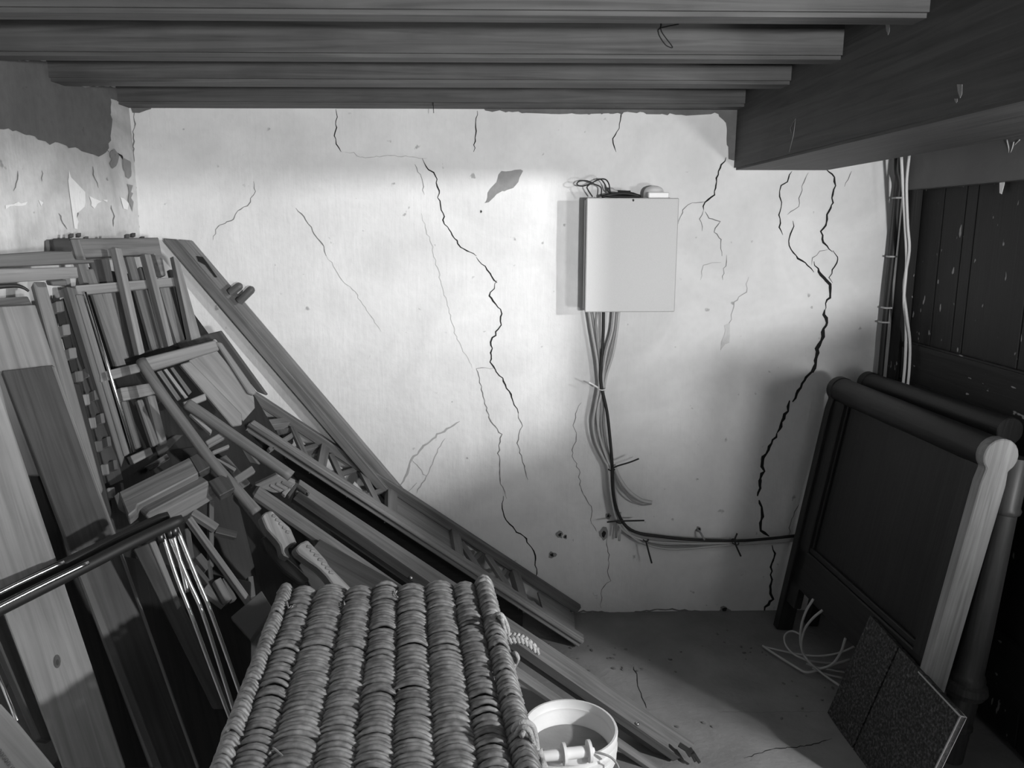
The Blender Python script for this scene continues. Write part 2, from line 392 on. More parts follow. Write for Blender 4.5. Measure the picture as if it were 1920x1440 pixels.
crack([(1352, 492), (1320, 496), (1313, 525)], 1.2, 'crack_pale'); crack([(1362, 478), (1355, 525)], 1.1, 'crack_fine')
crack([(862, 790), (820, 815), (790, 840), (768, 868), (760, 895), (748, 912)], 3.2, 'crack_pale')
crack([(772, 862), (800, 893), (782, 925)], 1.3, 'crack_pale')
crack([(1090, 755), (1075, 790), (1080, 820), (1072, 850), (1085, 880), (1088, 915), (1110, 950), (1105, 975), (1118, 995)], 1.2, 'crack_fine')
crack([(1135, 1000), (1143, 1040), (1140, 1070), (1144, 1088), (1128, 1105), (1127, 1140)], 1.2, 'crack_fine')
crack([(790, 400), (812, 470), (830, 540), (855, 630), (885, 690)], .9, 'crack_pale')
crack([(252, 206), (250, 300), (256, 385), (263, 445)], 2.2, 'crack_fine')
crack([(1010, 1146), (1100, 1146), (1180, 1150), (1240, 1142), (1290, 1145), (1340, 1150), (1460, 1151)], 3, 'crack_fine')
def blotch(name, px, mat, wallf='b', lift=.0008, parent=None):
    out = []
    for i in range(len(px)):
        a, b = V(px[i]), V(px[(i+1) % len(px)]); k = max(1, int((b-a).length/7))
        for j in range(k): out.append(a.lerp(b, j/k)+V((random.uniform(-2.8, 2.8), random.uniform(-2.8, 2.8)))*(1 if k > 1 else .3))
    P = []
    for q in out:
        if wallf == 'b': p = at(q.x, q.y, WY); P.append(V((p.x, WY-bulge(p.x, p.z)-lift, p.z)))
        else: p = atx(q.x, q.y, XL); P.append(V((XL+bulge(p.y+7, p.z)+lift, p.y, p.z)))
    bm = bmesh.new(); f = bm.faces.new([bm.verts.new(p) for p in P]); bmesh.ops.triangulate(bm, faces=[f])
    bm.normal_update(); me = bpy.data.meshes.new('mesh'); bm.to_mesh(me); bm.free()
    return link(name, me, mat, None, parent or (wall_back if wallf == 'b' else wall_left))
blotch('plaster_patch', t2c([(885, 985), (905, 960), (1030, 955), (1000, 985), (1000, 1030), (940, 1065), (880, 1085), (840, 1120), (808, 1150), (830, 1080), (868, 1030)]), 'loose_plaster', lift=.002)
crack([(800, 893), (812, 870), (822, 842), (835, 822)], 1.2, 'crack_pale'); crack([(752, 914), (762, 922), (772, 918), (782, 905)], 1.2, 'crack_pale')
blotch('plaster_patch', [(1358, 610), (1368, 606), (1366, 640), (1352, 655), (1356, 630)], 'old_plaster', lift=.002)
for (u, v, r, sq) in ((1050, 1002, 5, 1), (1060, 1006, 3, 1.2), (1035, 1040, 6, .8), (1132, 1000, 6, 1.4), (1140, 967, 4, 1), (1309, 992, 4, 1), (1358, 1144, 7, .9), (1364, 1152, 4, .7), (902, 397, 1.6, 1.5)):
    blotch('chipped_hole', [(u+1.5*r*math.cos(a)*random.uniform(.6, 1.2), v+1.4*r*sq*math.sin(a)*random.uniform(.6, 1.2)) for a in [i*.57 for i in range(11)]], 'loose_plaster', lift=.0018)
    blotch('hole', [(u+.8*r*math.cos(a)*random.uniform(.5, 1.2), v+.8*r*sq*math.sin(a)*random.uniform(.5, 1.2)) for a in [i*.785 for i in range(8)]], 'crack_dark', lift=.0024)
# dirty torn edge along the top of the wall
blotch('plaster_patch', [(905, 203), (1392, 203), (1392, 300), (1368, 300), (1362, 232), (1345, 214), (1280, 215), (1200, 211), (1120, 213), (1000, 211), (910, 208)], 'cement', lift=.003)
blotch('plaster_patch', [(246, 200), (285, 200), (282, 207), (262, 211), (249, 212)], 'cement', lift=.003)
# left wall: bare cement above, torn lime wash below
blotch('plaster_patch', [(-40, 110), (120, 116), (122, 160), (228, 164), (228, 186), (208, 186), (206, 262), (198, 285), (185, 292), (165, 290), (142, 278), (128, 277), (108, 265), (92, 270), (62, 258), (28, 246), (-40, 232)], 'cement', 'l', .003)
for L_ in ([(125, 320), (133, 342), (158, 360), (155, 385), (145, 400), (144, 430), (139, 430), (141, 388), (130, 365), (126, 340)], [(166, 370), (186, 376), (176, 392), (167, 385)],
           [(222, 370), (240, 382), (238, 394), (228, 390)], [(190, 374), (200, 374), (199, 380)], [(72, 375), (80, 380), (77, 386)], [(50, 378), (10, 385), (12, 390), (48, 384)]):
    blotch('plaster_patch', L_, 'fresh_lime', 'l', .003)
for L_ in ([(205, 285), (214, 279), (222, 290), (216, 312), (206, 316)], [(236, 345), (246, 350), (246, 395), (240, 372)], [(228, 296), (240, 300), (244, 330), (238, 338)]):
    blotch('plaster_patch', L_, 'loose_plaster', 'l', .0035)
crack([(120, 160), (140, 166), (155, 190), (165, 222), (172, 240), (186, 256), (192, 274), (203, 285)], 2.6, wallf='l')
crack([(209, 282), (220, 286), (230, 300), (238, 312)], 3, wallf='l')
for L_ in ([(172, 312), (176, 335), (183, 352)], [(78, 320), (79, 340)], [(34, 320), (32, 345), (26, 358)], [(110, 400), (126, 430)], [(208, 385), (215, 405), (213, 425)], [(147, 385), (143, 410)]):
    crack(L_, 1.8, 'crack_fine', 'l')
# floor marks
crack([(1188, 1250), (1198, 1285), (1212, 1328)], 1.8, wallf='f'); crack([(1395, 1422), (1450, 1405), (1520, 1398), (1560, 1385)], 1.6, 'crack_dark', 'f')
crack([(1345, 1335), (1450, 1336), (1545, 1334)], 1.1, 'crack_fine', 'f')
bm = bmesh.new()
for i in range(46):
    u, v = random.choice([(1100, 1210), (1130, 1230), (1180, 1250), (1240, 1235), (1350, 1200), (1420, 1220), (1490, 1320), (1540, 1300), (1300, 1380)])
    p = atz(u+random.gauss(0, 34), v+random.gauss(0, 16), .002); s = random.uniform(.0022, .006)
    m4 = Matrix.Translation(p) @ Matrix.Rotation(random.random()*6, 4, 'Z') @ Matrix.Diagonal((s*1.6, s, s*.5, 1))
    bmesh.ops.create_icosphere(bm, subdivisions=1, radius=1, matrix=m4)
me = bpy.data.meshes.new('mesh'); bm.to_mesh(me); bm.free()
o = link('plaster_crumbs', me, 'cement'); tag(o, 'dark crumbs of plaster scattered on the concrete floor', 'rubble'); o['kind'] = 'stuff'

# ------------------------------------------------------------------ wall cabinet, its cables
CY = 2.785
a, b = at(1100.5, 371, CY), at(1267, 585, CY)
cx0, cx1, cz1, cz0 = a.x, at(1273.5, 371, CY).x, a.z, b.z
cab = thing('wall_cabinet', 'pale grey metal cabinet mounted on the cracked wall', 'cabinet', V(((cx0+cx1)/2, WY-.01, cz0)))
box('body', (cx0+.004, CY+.02, cz0+.004), (cx1-.004, WY-.004, cz1-.003), 'cabinet_side', cab, .002)
dr = box('door', (cx0, CY, cz0), (cx1, CY+.018, cz1), 'cabinet_paint', cab, .003)
lathe('lock', at(1187, 375.5, CY+.001), at(1187, 375.5, CY-.02), [(0, .0045), (.0012, .0045), (.0016, .002)], 'black_plastic', dr, 12)
box('seam', (cx0+.002, CY+.045, cz0+.002), (cx0+.0045, CY+.052, cz1-.002), 'black_plastic', cab, 0)
# sensor on the cabinet
p = at(1232, 371, CY+.035); sens = thing('motion_sensor', 'small white domed sensor on top of the wall cabinet', 'sensor', V((p.x, CY+.04, cz1)))
q = (at(1252, 371, CY+.01).x-at(1213, 371, CY+.01).x)/2
box('base', (p.x-q, CY+.006, cz1), (p.x+q, CY+.04, cz1+.020), 'plastic_white', sens, .003)
lathe('dome', V((p.x-.006, CY+.065, cz1)), V((p.x-.006, CY+.065, cz1+1)), [(0, .036), (.02, .036), (.03, .033), (.038, .026), (.043, .014), (.045, .002)], 'plastic_white', sens, 28)
def pt_(L_, D): return [at(u, v, D) for u, v in L_]
DB = CY+.05
o = tube('power_lead', pt_([(1111, 369), (1103, 357), (1101, 350), (1110, 343), (1125, 336), (1136, 337), (1142, 346), (1144, 359), (1150, 367)], DB)+pt_([(1160, 368), (1185, 369)], DB+.02), .0024, 'black_plastic')
tag(o, 'thin black lead looped upward on top of the wall cabinet', 'cable')
o = tube('power_lead', pt_([(1127, 368), (1127, 352), (1114, 345), (1100, 339), (1086, 340), (1082, 346), (1092, 349), (1108, 344), (1124, 336), (1134, 345), (1141, 360), (1160, 366), (1196, 366)], DB+.012), .0022, 'black_plastic')
tag(o, 'thin black lead tied in a bow above the cabinet corner', 'cable')
o = tube('power_lead', pt_([(1128, 369), (1150, 364), (1175, 363), (1200, 368), (1170, 369), (1135, 367)], DB-.01), .005, 'black_plastic')
tag(o, 'flattened coil of black lead lying on the cabinet top', 'cable')
co = thing('plug_connector', 'small grey plug connector lying among the black leads', 'connector', at(1165, 369, DB))
tube('shell', pt_([(1142, 355), (1150, 357), (1158, 360)], DB+.01), lambda t: .006+.002*math.sin(6*t), 'cable_grey', co, 8)
tube('boot', pt_([(1158, 360), (1172, 361), (1182, 361)], DB+.01), lambda t: .0068, 'black_plastic', co, 8)
tube('lead', pt_([(1182, 361), (1190, 363), (1202, 368)], DB+.01), .0025, 'black_plastic', co, 6)

CB = 2.862
runs = [
 ([(1104, 580), (1110, 620), (1118, 665), (1122, 700), (1123, 726), (1116, 765), (1112, 795), (1118, 830), (1133, 862), (1141, 880), (1146, 930), (1156, 975), (1176, 1000), (1215, 1014), (1260, 1018), (1330, 1019), (1420, 1015), (1495, 1010)], 'cable_grey'),
 ([(1108, 580), (1114, 615), (1121, 660), (1124, 700), (1125, 726), (1119, 765), (1116, 795), (1122, 832), (1136, 862), (1143, 880), (1147, 930), (1158, 975), (1180, 1004), (1220, 1020), (1265, 1026), (1330, 1023), (1420, 1017), (1495, 1012)], 'cable_mid'),
 ([(1113, 580), (1118, 612), (1124, 655), (1127, 700), (1127, 726), (1124, 765), (1122, 800), (1128, 835), (1139, 862), (1144, 880), (1149, 930), (1160, 975), (1184, 1001), (1225, 1013), (1280, 1016), (1340, 1018), (1420, 1014), (1495, 1009)], 'cable_grey'),
 ([(1121, 580), (1117, 605), (1120, 640), (1126, 690), (1128, 726), (1127, 765), (1127, 800), (1132, 835), (1141, 862), (1145, 880), (1150, 930), (1161, 975), (1178, 997), (1215, 1009), (1280, 1014), (1340, 1015), (1420, 1013), (1495, 1008)], 'cable_mid'),
 ([(1152, 580), (1148, 620), (1137, 660), (1131, 700), (1130, 726), (1122, 760), (1120, 785), (1125, 820), (1138, 860), (1146, 880), (1151, 930), (1162, 975), (1190, 1010), (1235, 1027), (1285, 1029), (1340, 1024), (1420, 1018), (1495, 1013)], 'cable_grey'),
 ([(1157, 580), (1153, 620), (1143, 662), (1134, 700), (1132, 726), (1131, 765), (1132, 800), (1137, 835), (1144, 862), (1147, 880), (1154, 930), (1163, 975), (1192, 999), (1235, 1008), (1300, 1014), (1360, 1016), (1420, 1013), (1495, 1007)], 'cable_mid'),
 ([(1161, 580), (1157, 620), (1149, 665), (1138, 700), (1133, 726), (1128, 765), (1126, 800), (1131, 835), (1142, 862), (1148, 880), (1153, 930), (1165, 975), (1196, 1004), (1240, 1016), (1300, 1020), (1360, 1020), (1420, 1016), (1495, 1011)], 'cable_grey'),
]
lab = ['leftmost grey cable leaving the cabinet underside', 'second grey cable from the left below the cabinet', 'third grey cable from the left below the cabinet',
       'grey cable just left of the black one below the cabinet', 'grey cable just right of the black one below the cabinet', 'second grey cable from the right below the cabinet', 'rightmost grey cable leaving the cabinet underside']
for i, (L_, m) in enumerate(runs):
    o = tube('data_cable', pt_(L_, CB+.004*((i*3) % 4)-.006), 0.0050, m, sides=7, k=4); tag(o, lab[i], 'cable', 'cable bundle below the cabinet')
o = tube('data_cable', pt_([(1131.5, 580), (1131, 620), (1129, 660), (1126, 700), (1128, 726), (1138, 772), (1144, 825), (1148, 872), (1151, 930), (1164, 973), (1190, 997), (1240, 1006), (1300, 1012), (1380, 1014), (1440, 1010), (1495, 1004)], CB-.014), .0058, 'black_plastic', k=4)
tag(o, 'thick black cable running down the middle of the bundle', 'cable', 'cable bundle below the cabinet')
for i, (L_, m, l) in enumerate((([(1151, 872), (1162, 898), (1180, 922), (1203, 938), (1222, 942)], 'cable_grey', 'flat grey cable end curling out right of the bundle'),
                                ([(1150, 878), (1160, 905), (1178, 932), (1200, 946), (1222, 945)], 'cable_mid', 'thin cable end hanging just below the flat curled one'),
                                ([(1158, 960), (1157, 985), (1155, 1008)], 'cable_mid', 'short cut cable stub left under the black tie'),
                                ([(1163, 960), (1163, 985), (1161, 1014)], 'cable_grey', 'short cut cable stub right under the black tie'))):
    o = tube('cable_end', pt_(L_, CB-.004), .0075 if i == 0 else .0048 if i > 1 else .0032, m); tag(o, l, 'cable')
def ring(c, rx, rz, rt, mat, name, par):
    tube(name, [c+V((rx*math.cos(a), rz*math.sin(a)*.9, rt*math.sin(a))) for a in [i*math.pi/6 for i in range(13)]], .0022, mat, par, 6, False)
ties = [((1127.5, 728), .014, [(1121, 727), (1112, 721), (1104, 717)], 'plastic_white', 'white cable tie round the bundle halfway down'),
        ((1146, 878), .013, [(1150, 877), (1160, 873), (1180, 867), (1198, 860)], 'black_plastic', 'black cable tie with a tail pointing up right'),
        ((1161, 976), .015, [(1138, 979), (1160, 977), (1208, 976)], 'black_plastic', 'black cable tie with a level tail at the bend'),
        ((1210, 1010), .010, [(1211, 1014), (1216, 1034), (1222, 1056)], 'black_plastic', 'black cable tie hanging straight down past the bend'),
        ((1378, 1016), .013, [(1382, 1000), (1378, 1016), (1389, 1043)], 'black_plastic', 'black cable tie nearest to the large crack')]
for (c, rx, tail, m, l) in ties:
    p = at(c[0], c[1], CB-.002); t = thing('cable_tie', l, 'cable tie', p, 'cable ties on the bundle')
    ring(p, rx, .028, .002, m, 'band', t)
    tube('tail', [at(u, v, CB-.032-.006*j) for j, (u, v) in enumerate(tail)], .0033, m, t, 6)
o = tube('wall_clip', [at(1308, 993, 2.89), at(1314, 1000, 2.86), at(1321, 1013, 2.845)], .004, 'cable_mid'); tag(o, 'bent metal clip holding the level cable run to the wall', 'clip')

# cables in the right corner
o = tube('corner_cable', [at(1682, 292, 2.842), at(1682, 320, 2.842), at(1687, 345, 2.842), at(1684, 372, 2.842), at(1678, 440, 2.842), at(1669, 520, 2.842), at(1660, 600, 2.842), at(1651, 700, 2.842), at(1645, 770, 2.842)], 0.0105, 'black_plastic')
tag(o, 'thick black cable running down the right corner', 'cable')
for i, (u, v) in enumerate(((1685, 371), (1674, 481), (1664, 577), (1659, 604))):
    p = at(u, v, 2.842); t = box('cable_clip', p-V((.016, .012, .003)), p+V((.013, .02, .003)), 'cable_grey', None, .001)
    tag(t, ['topmost clip on the black corner cable', 'second clip down on the black corner cable', 'third clip down on the black corner cable', 'lowest clip on the black corner cable'][i], 'clip', 'clips on the corner cable')
o = tube('hanging_cable', [at(1690, 292, 2.72), at(1693, 350, 2.72), at(1697, 420, 2.72), at(1700, 490, 2.72), at(1695, 560, 2.72), at(1699, 610, 2.72), at(1697, 680, 2.72), at(1692, 735, 2.72), at(1690, 790, 2.72)], .0052, 'cable_white')
tag(o, 'left one of two white cables hanging before the door', 'cable', 'white cables by the door')
o = tube('hanging_cable', [at(1705, 290, 2.705), at(1700, 345, 2.705), at(1702, 420, 2.705), at(1705, 470, 2.705), at(1695, 535, 2.73), at(1700, 590, 2.705), at(1706, 640, 2.705), at(1705, 690, 2.705), at(1701, 735, 2.705), at(1700, 790, 2.705)], .0048, 'cable_white')
tag(o, 'right one of two white cables hanging before the door', 'cable', 'white cables by the door')
# paper scrap and cobweb on the door
t = thing('cobweb', 'torn cobweb with a white scrap hanging from the lintel', 'cobweb', atx(1888, 262, XR-.05))
P = [atx(u, v, XR-.012) for u, v in ((1874, 322), (1884, 324), (1883, 345), (1878, 364), (1874, 362))]
prism('scrap', P, V((-1, 0, 0)), .001, 'plastic_white', t, 0)
for L_ in ([(1888, 262), (1892, 285), (1887, 310), (1884, 335)], [(1901, 266), (1896, 285), (1890, 300)], [(1912, 262), (1903, 272), (1893, 290)]):
    tube('thread', [atx(u, v, XR-.048+.004*j) for j, (u, v) in enumerate(L_)], .0016, 'web', t, 5)
tube('hook', [atx(1887, 318, XR-.03), atx(1883, 334, XR-.02), atx(1891, 334, XR-.02)], .004, 'web', t, 6)

# ------------------------------------------------------------------ bed ends leaning on the right
def bed_end(label, group, topf, topn, botf, botn, r, thick, column, worn='walnut_edge'):
    """topf/topn: centres of the roll at its far and near end; botf/botn: feet on the floor."""
    t = thing('bed_end', label, 'bed end', (botf+botn)/2, group)
    along = (topn-topf).normalized(); up = (topf-botf).normalized(); n = along.cross(up).normalized()
    if n.x > 0: n.negate()
    Lh = (topf-botf).length; W = (topn-topf).length
    def P(s, h, o=0): return botf+along*s+up*h+n*o
    lathe('top_roll', topf+along*.03, topn-along*.03, [(0, r*.93), (W-.06, r*.93)], 'walnut', t, 28)
    for s in (0, W):   # the two scroll-topped posts
        d = along if s == 0 else -along
        prof = []
        for k in range(15):
            a_ = math.radians(-50+280*k/14)
            prof.append((Lh+r*math.sin(a_), r*math.cos(a_)))
        prof = prof+[(Lh-r*1.6, -thick/2), (0, -thick/2*.9), (0, thick/2*.9), (Lh-r*1.6, thick/2)]
        Pn = [botf+along*s+up*h+n*o for h, o in prof]
        prism('post', Pn, -d, .036, worn if s else 'walnut', t, .003, up)
        Q = [P(s+(.03 if s == 0 else -.03), .12, thick*.3), P(s+(.03 if s == 0 else -.03), Lh-r*.7, thick*.3), P(s+(.10 if s == 0 else -.10), Lh-r*.7, thick*.3), P(s+(.10 if s == 0 else -.10), .12, thick*.3)]
        prism('stile', Q, n, .03, 'walnut', t, .003, up)
    prism('panel', [P(.09, .28, .0), P(.09, Lh, .0), P(W-.09, Lh, .0), P(W-.09, .28, .0)], n, .012, 'walnut', t, .001, up)
    prism('bottom_rail', [P(.03, .20, .021), P(.03, .345, .021), P(W-.03, .345, .021), P(W-.03, .20, .021)], n, .032, 'walnut', t, .004, along)
    prism('moulding', [P(.09, .345, .014), P(.09, .365, .014), P(W-.09, .365, .014), P(W-.09, .345, .014)], n, .014, 'walnut', t, .003, along)
    prism('moulding', [P(.10, .36, .010), P(.10, Lh-.03, .010), P(.112, Lh-.03, .010), P(.112, .36, .010)], n, .01, 'walnut', t, .002, up)
    if column:
        A = column[0]; B = column[1]; H = (B-A).length
        pr = [(0, .036), (.10, .037), (.104, .042), (.112, .042), (.116, .038), (.20, .041), (.205, .052), (.222, .060), (.240, .055), (.246, .046), (.258, .048), (.268, .044), (.275, .039),
              (.40, .0375), (.62, .033), (.745, .030), (.75, .036), (.76, .038), (.768, .034), (H, .033)]
        lathe('turned_column', A, B, pr, 'walnut_turned', t, 28)
    return t
zt = at(1575, 728, 2.78).z
tf = at(1572, 729, 2.775); tn = at(1878, 858, 1.905); tn.z = tf.z
bed_end('dark walnut bed end with pale worn post, nearest the camera', 'bed ends leaning on the door', tf, tn, V((1.098, 2.775, 0)), V((1.126, tn.y, 0)), .047, .070, None)
tf2 = at(1625, 716, 2.80); tn2 = at(1893, 826, 2.08); tn2.z = tf2.z
cA = at(1805, 1378, 2.0); cA.z = .0; cB = at(1915, 880, 2.0)
cA = V((1.31, 2.0, 0))
bed_end('dark walnut bed end with turned column, half hidden against the door', 'bed ends leaning on the door', tf2, tn2, V((1.215, 2.80, 0)), V((1.235, 2.08, 0)), .040, .05, (cA, V((1.398, 2.0, .90))), 'walnut')

# chipboard sheets leaning on the near bed end
T, R_, L_ = at(1631, 1154, 2.20), at(1802, 1343, 1.73), atz(1551, 1336, .004)
pl = plane3(T, R_, L_); n = pl[1]
B_ = L_+(R_-T)
def on(u, v): return atp(u, v, pl)
k_ = .36; T2, B2 = T.lerp(R_, k_), L_.lerp(B_, k_); gp = (R_-T)*.007
sh = prism('chipboard_sheet', [T, T2-gp, B2-gp, L_], n, .016, 'chipboard', None, .001)
tag(sh, 'speckled dark chipboard piece, the left one of the leaning pair', 'board', 'chipboard leaning on the bed end')
sh = prism('chipboard_sheet', [T2+gp, R_, B_, B2+gp], n, .016, 'chipboard', None, .001)
tag(sh, 'speckled dark chipboard piece with pale edge, the right one of the pair', 'board', 'chipboard leaning on the bed end')
e = prism('pale_edge', [on(1722, 1258)+n*.0004, R_+n*.0004, R_+n*.0004-(T-L_)*.012, on(1722, 1258)+n*.0004-(T-L_)*.012], n, .017, 'cable_grey', sh, 0)
q = (T-R_).normalized()
prism('pale_edge', [R_+n*.0004, B_+n*.0004, B_+n*.0004+q*.004, R_+n*.0004+q*.004], n, .017, 'cable_grey', sh, 0)
# coil of cable on the floor
t = thing('cable_coil', 'loose coil of pale cable on the floor beside the bed end', 'cable', atz(1530, 1260, 0))
def cf(L_, z): return [atz(u, v, zz) for (u, v), zz in zip(c8(L_), z)]
tube('loop', cf([(565, 355), (520, 430), (490, 520), (482, 620), (500, 700), (540, 760), (590, 805), (660, 860), (735, 910)], [.30, .25, .19, .12, .07, .05, .03, .015, .01]), .0042, 'cable_dim', t)
tube('loop', cf([(625, 425), (560, 480), (510, 550), (490, 640), (505, 715), (560, 780), (610, 800), (690, 770), (745, 690), (772, 605)], [.25, .22, .17, .11, .06, .03, .03, .06, .12, .18]), .0042, 'cable_dim', t)
tube('loop', cf([(240, 655), (330, 715), (450, 790), (520, 825), (600, 810), (700, 775), (805, 740)], [.012, .012, .012, .012, .02, .03, .04]), .0045, 'cable_dim', t)
tube('loop', cf([(245, 660), (350, 685), (450, 705), (560, 720), (660, 715), (760, 690), (835, 655)], [.012, .015, .02, .03, .04, .06, .08]), .0038, 'cable_dim', t)
tube('loop', cf([(500, 590), (430, 560), (385, 585), (385, 640), (430, 700), (520, 745), (640, 765), (760, 765)], [.06, .06, .05, .04, .03, .03, .02, .02]), .0038, 'cable_dim', t)
tube('loop', cf([(520, 770), (620, 800), (765, 825)], [.01, .01, .01]), .0035, 'cable_dim', t)
tube('loop', cf([(560, 800), (640, 835), (750, 862)], [.008, .008, .008]), .0035, 'cable_dim', t)

# ------------------------------------------------------------------ unseen furniture added on the right to shape the lamps' light
wb = thing('added_bench', 'unseen low bench added under the work lamp to block its downward light', 'bench', V((1.9, .15, 0)))  # added out of view to block the work lamp's downward light
box('top', (1.45, -.42, .84), (2.4, .62, .875), 'oak', wb, .004)
for x in (1.5, 2.33):
    for y in (-.37, .57): box('leg', (x, y-.025, 0), (x+.05, y+.025, .842), 'oak', wb, .003, axis=2)
struct(box('added_parapet', (-1.4, -.57, 0), (3.0, -.45, 1.324), 'cement', bev=0))   # unseen low wall added behind the camera to cut lamp light low down
sp = prism('added_board', [V((.79, .50, .0)), V((.79, .50, 1.255)), V((1.06, .50, 1.325)), V((1.06, .50, 0))], V((0, -1, 0)), .03, 'pine', None, .003)  # added out of view to cast the soft shadow at lower right
tag(sp, 'unseen upright board with slanted top added to shade the wall', 'board')
sf = thing('added_rack', 'unseen open shelf rack added to block light low on the wall', 'shelf', V((2.1, .7, 0)))  # added out of view to throw the shadow band low on the wall
box('shelf', (1.78, .62, 1.385), (2.40, 1.0, 1.405), 'oak', sf, .003)
for x, y in ((1.80, .97), (2.36, .97), (2.36, .65)): box('upright', (x, y-.012, 0), (x+.025, y+.012, 1.39), 'oak', sf, .002, axis=2)

# ------------------------------------------------------------------ wicker basket in front
ZL = .74
FL, FR, NL, NR = atz(524, 1114, ZL), atz(922, 1100, ZL), atz(400, 1440, ZL), atz(1010, 1440, ZL)
ext = 1.12
NL, NR = FL+(NL-FL)*ext, FR+(NR-FR)*ext
def lid(s, t, h=0): return FL.lerp(FR, s).lerp(NL.lerp(NR, s), t)+V((0, 0, h))
basket = thing('wicker_basket', 'large woven wicker hamper with ridged lid standing in front', 'basket', V((lid(.5, .5).x, lid(.5, .5).y, 0)))
vs, fs = [], []
nw, nh = 120, 40
cor = [(.02, .01), (.98, .01), (.98, 1.0), (.02, 1.0)]
per = []
for i in range(4):
    a, b = cor[i], cor[(i+1) % 4]
    for j in range(nw//4): per.append((a[0]+(b[0]-a[0])*j/(nw//4), a[1]+(b[1]-a[1])*j/(nw//4)))
cc = lid(.5, .5)
for j in range(nh+1):
    for i, (s, t) in enumerate(per):
        p = lid(s, t); k = 1-.10*(1-j/nh)+.004*math.sin(j*math.pi/1.0)*(1 if i % 2 else -1)+.006*(-1)**(j+i//4)
        vs.append(V((cc.x+(p.x-cc.x)*k, cc.y+(p.y-cc.y)*k, (ZL-.03)*j/nh)))
n_ = len(per)
for j in range(nh):
    for i in range(n_): fs.append((j*n_+i, j*n_+(i+1) % n_, (j+1)*n_+(i+1) % n_, (j+1)*n_+i))
fs.append(tuple(range(n_)))
link('body', mesh(vs, fs, True), 'wicker', None, basket)
lidb = prism('lid', [lid(.01, .0, -.012), lid(.99, .0, -.012), lid(.99, 1, -.012), lid(.01, 1, -.012)], V((0, 0, 1)), .016, 'wicker_dark', basket, .002)
wid = [.062, .112, .142, .124, .118, .13, .13, .104, .078]
edges = [sum(wid[:i]) for i in range(10)]
pitch = .0104
def strand_mesh(w_, h, seg, sides, r):
    P = []
    for i in range(seg+1):
        t = i/seg; x = (t-.5)*w_*1.16
        P.append(V((x, 0, h*max(0, math.cos((t-.5)*math.pi*1.02))**.75-.004)))
    vs, fs = tube_mesh(P, lambda t: r*(.62+.38*math.sin(math.pi*t)) , sides)
    me = bpy.data.meshes.new('strand'); me.from_pydata([tuple(v) for v in vs], [], fs); me.shade_smooth()
    me.materials.append(MATS['wicker']); return me
allst = []
for c in range(9):
    rim = c in (0, 8)
    L0 = (lid(edges[c], 1)-lid(edges[c], 0)).length; nst = int(L0/pitch)
    for i in range(nst):
        t = (i+(.5 if c % 2 else 0)+random.uniform(-.22, .22))/nst
        s0, s1 = edges[c], edges[c+1]
        A, B = lid(s0, t), lid(s1, t)
        allst.append((t, c, A, B, rim))
allst.sort(key=lambda q: -q[0])
proto = {}
for c in range(9):
    for k in range(3):
        wm = (lid(edges[c+1], .5)-lid(edges[c], .5)).length
        proto[c, k] = strand_mesh(wm, (.024 if c in (0, 8) else .0185)*random.uniform(.9, 1.1), 6, 5, .0053*random.uniform(.85, 1.1))
joined_v, joined_f = [], []
for idx, (t, c, A, B, rim) in enumerate(allst):
    me = proto[c, random.randrange(3)]
    x = (B-A); wnow = x.length; base = (lid(edges[c+1], .5)-lid(edges[c], .5)).length
    M = frame((A+B)/2+V((0, 0, random.uniform(-.0015, .0022))), x, V((0, 0, 1)).cross(x))
    M = M @ Matrix.Rotation(random.gauss(0, .035), 4, 'Z') @ Matrix.Rotation(random.gauss(0, .03)+(.10 if not rim else 0), 4, 'Y') @ Matrix.Diagonal((wnow/base*random.uniform(.97, 1.05), random.uniform(.85, 1.15), random.uniform(.9, 1.12), 1))
    if idx < 300: link('strand', me, None, M, lidb)
    else:
        k = len(joined_v)
        joined_v += [M @ v.co for v in me.vertices]; joined_f += [tuple(i+k for i in p.vertices) for p in me.polygons]
st = link('strands', mesh(joined_v, joined_f, True), 'wicker', None, lidb); st['kind'] = 'stuff'
# frayed ends and rope ties
for L_ in ([(519, 1112), (524, 1106), (534, 1104), (543, 1106)], [(521, 1118), (528, 1110), (540, 1109)], [(538, 1128), (541, 1140), (546, 1136)], [(545, 1142), (552, 1134), (560, 1140)], [(744, 1108), (741, 1114), (746, 1120)], [(645, 1128), (646, 1134)], [(512, 1402), (526, 1414), (537, 1425)]):
    tube('frayed_end', [atz(u, v, ZL+.016) for u, v in L_], .0016, 'rope', basket, 5)
def rope(L_, z, r=.0045, nm='rope_tie'): tube(nm, [atz(u, v, zz+.06) for (u, v), zz in zip(L_, z)], r, 'rope', basket, 7)
rope([(922, 1166), (928, 1154), (938, 1152), (945, 1160), (952, 1178), (952, 1192)], [.69, .715, .72, .71, .69, .67])
rope([(926, 1163), (934, 1155), (941, 1162), (944, 1174), (949, 1186), (956, 1190)], [.69, .71, .72, .70, .68, .665], .0038)
rope([(957, 1228), (966, 1225), (971, 1235), (966, 1246), (962, 1254)], [.68, .69, .68, .66, .65], .004)
rope([(955, 1235), (963, 1232), (966, 1240), (962, 1250)], [.68, .68, .67, .66], .0034)
rope([(962, 1372), (970, 1358), (985, 1354), (998, 1362), (1003, 1380), (1007, 1405), (1016, 1425), (1022, 1440)], [.69, .72, .725, .715, .70, .68, .67, .66], .005)
rope([(968, 1378), (978, 1364), (992, 1370), (998, 1388), (1001, 1400)], [.70, .725, .72, .70, .68], .0045)
rope([(978, 1380), (985, 1366), (996, 1360), (1004, 1376)], [.72, .72, .71, .69], .004)
rope([(1010, 1405), (1014, 1420), (1018, 1436), (1012, 1444)], [.68, .67, .67, .66], .006)
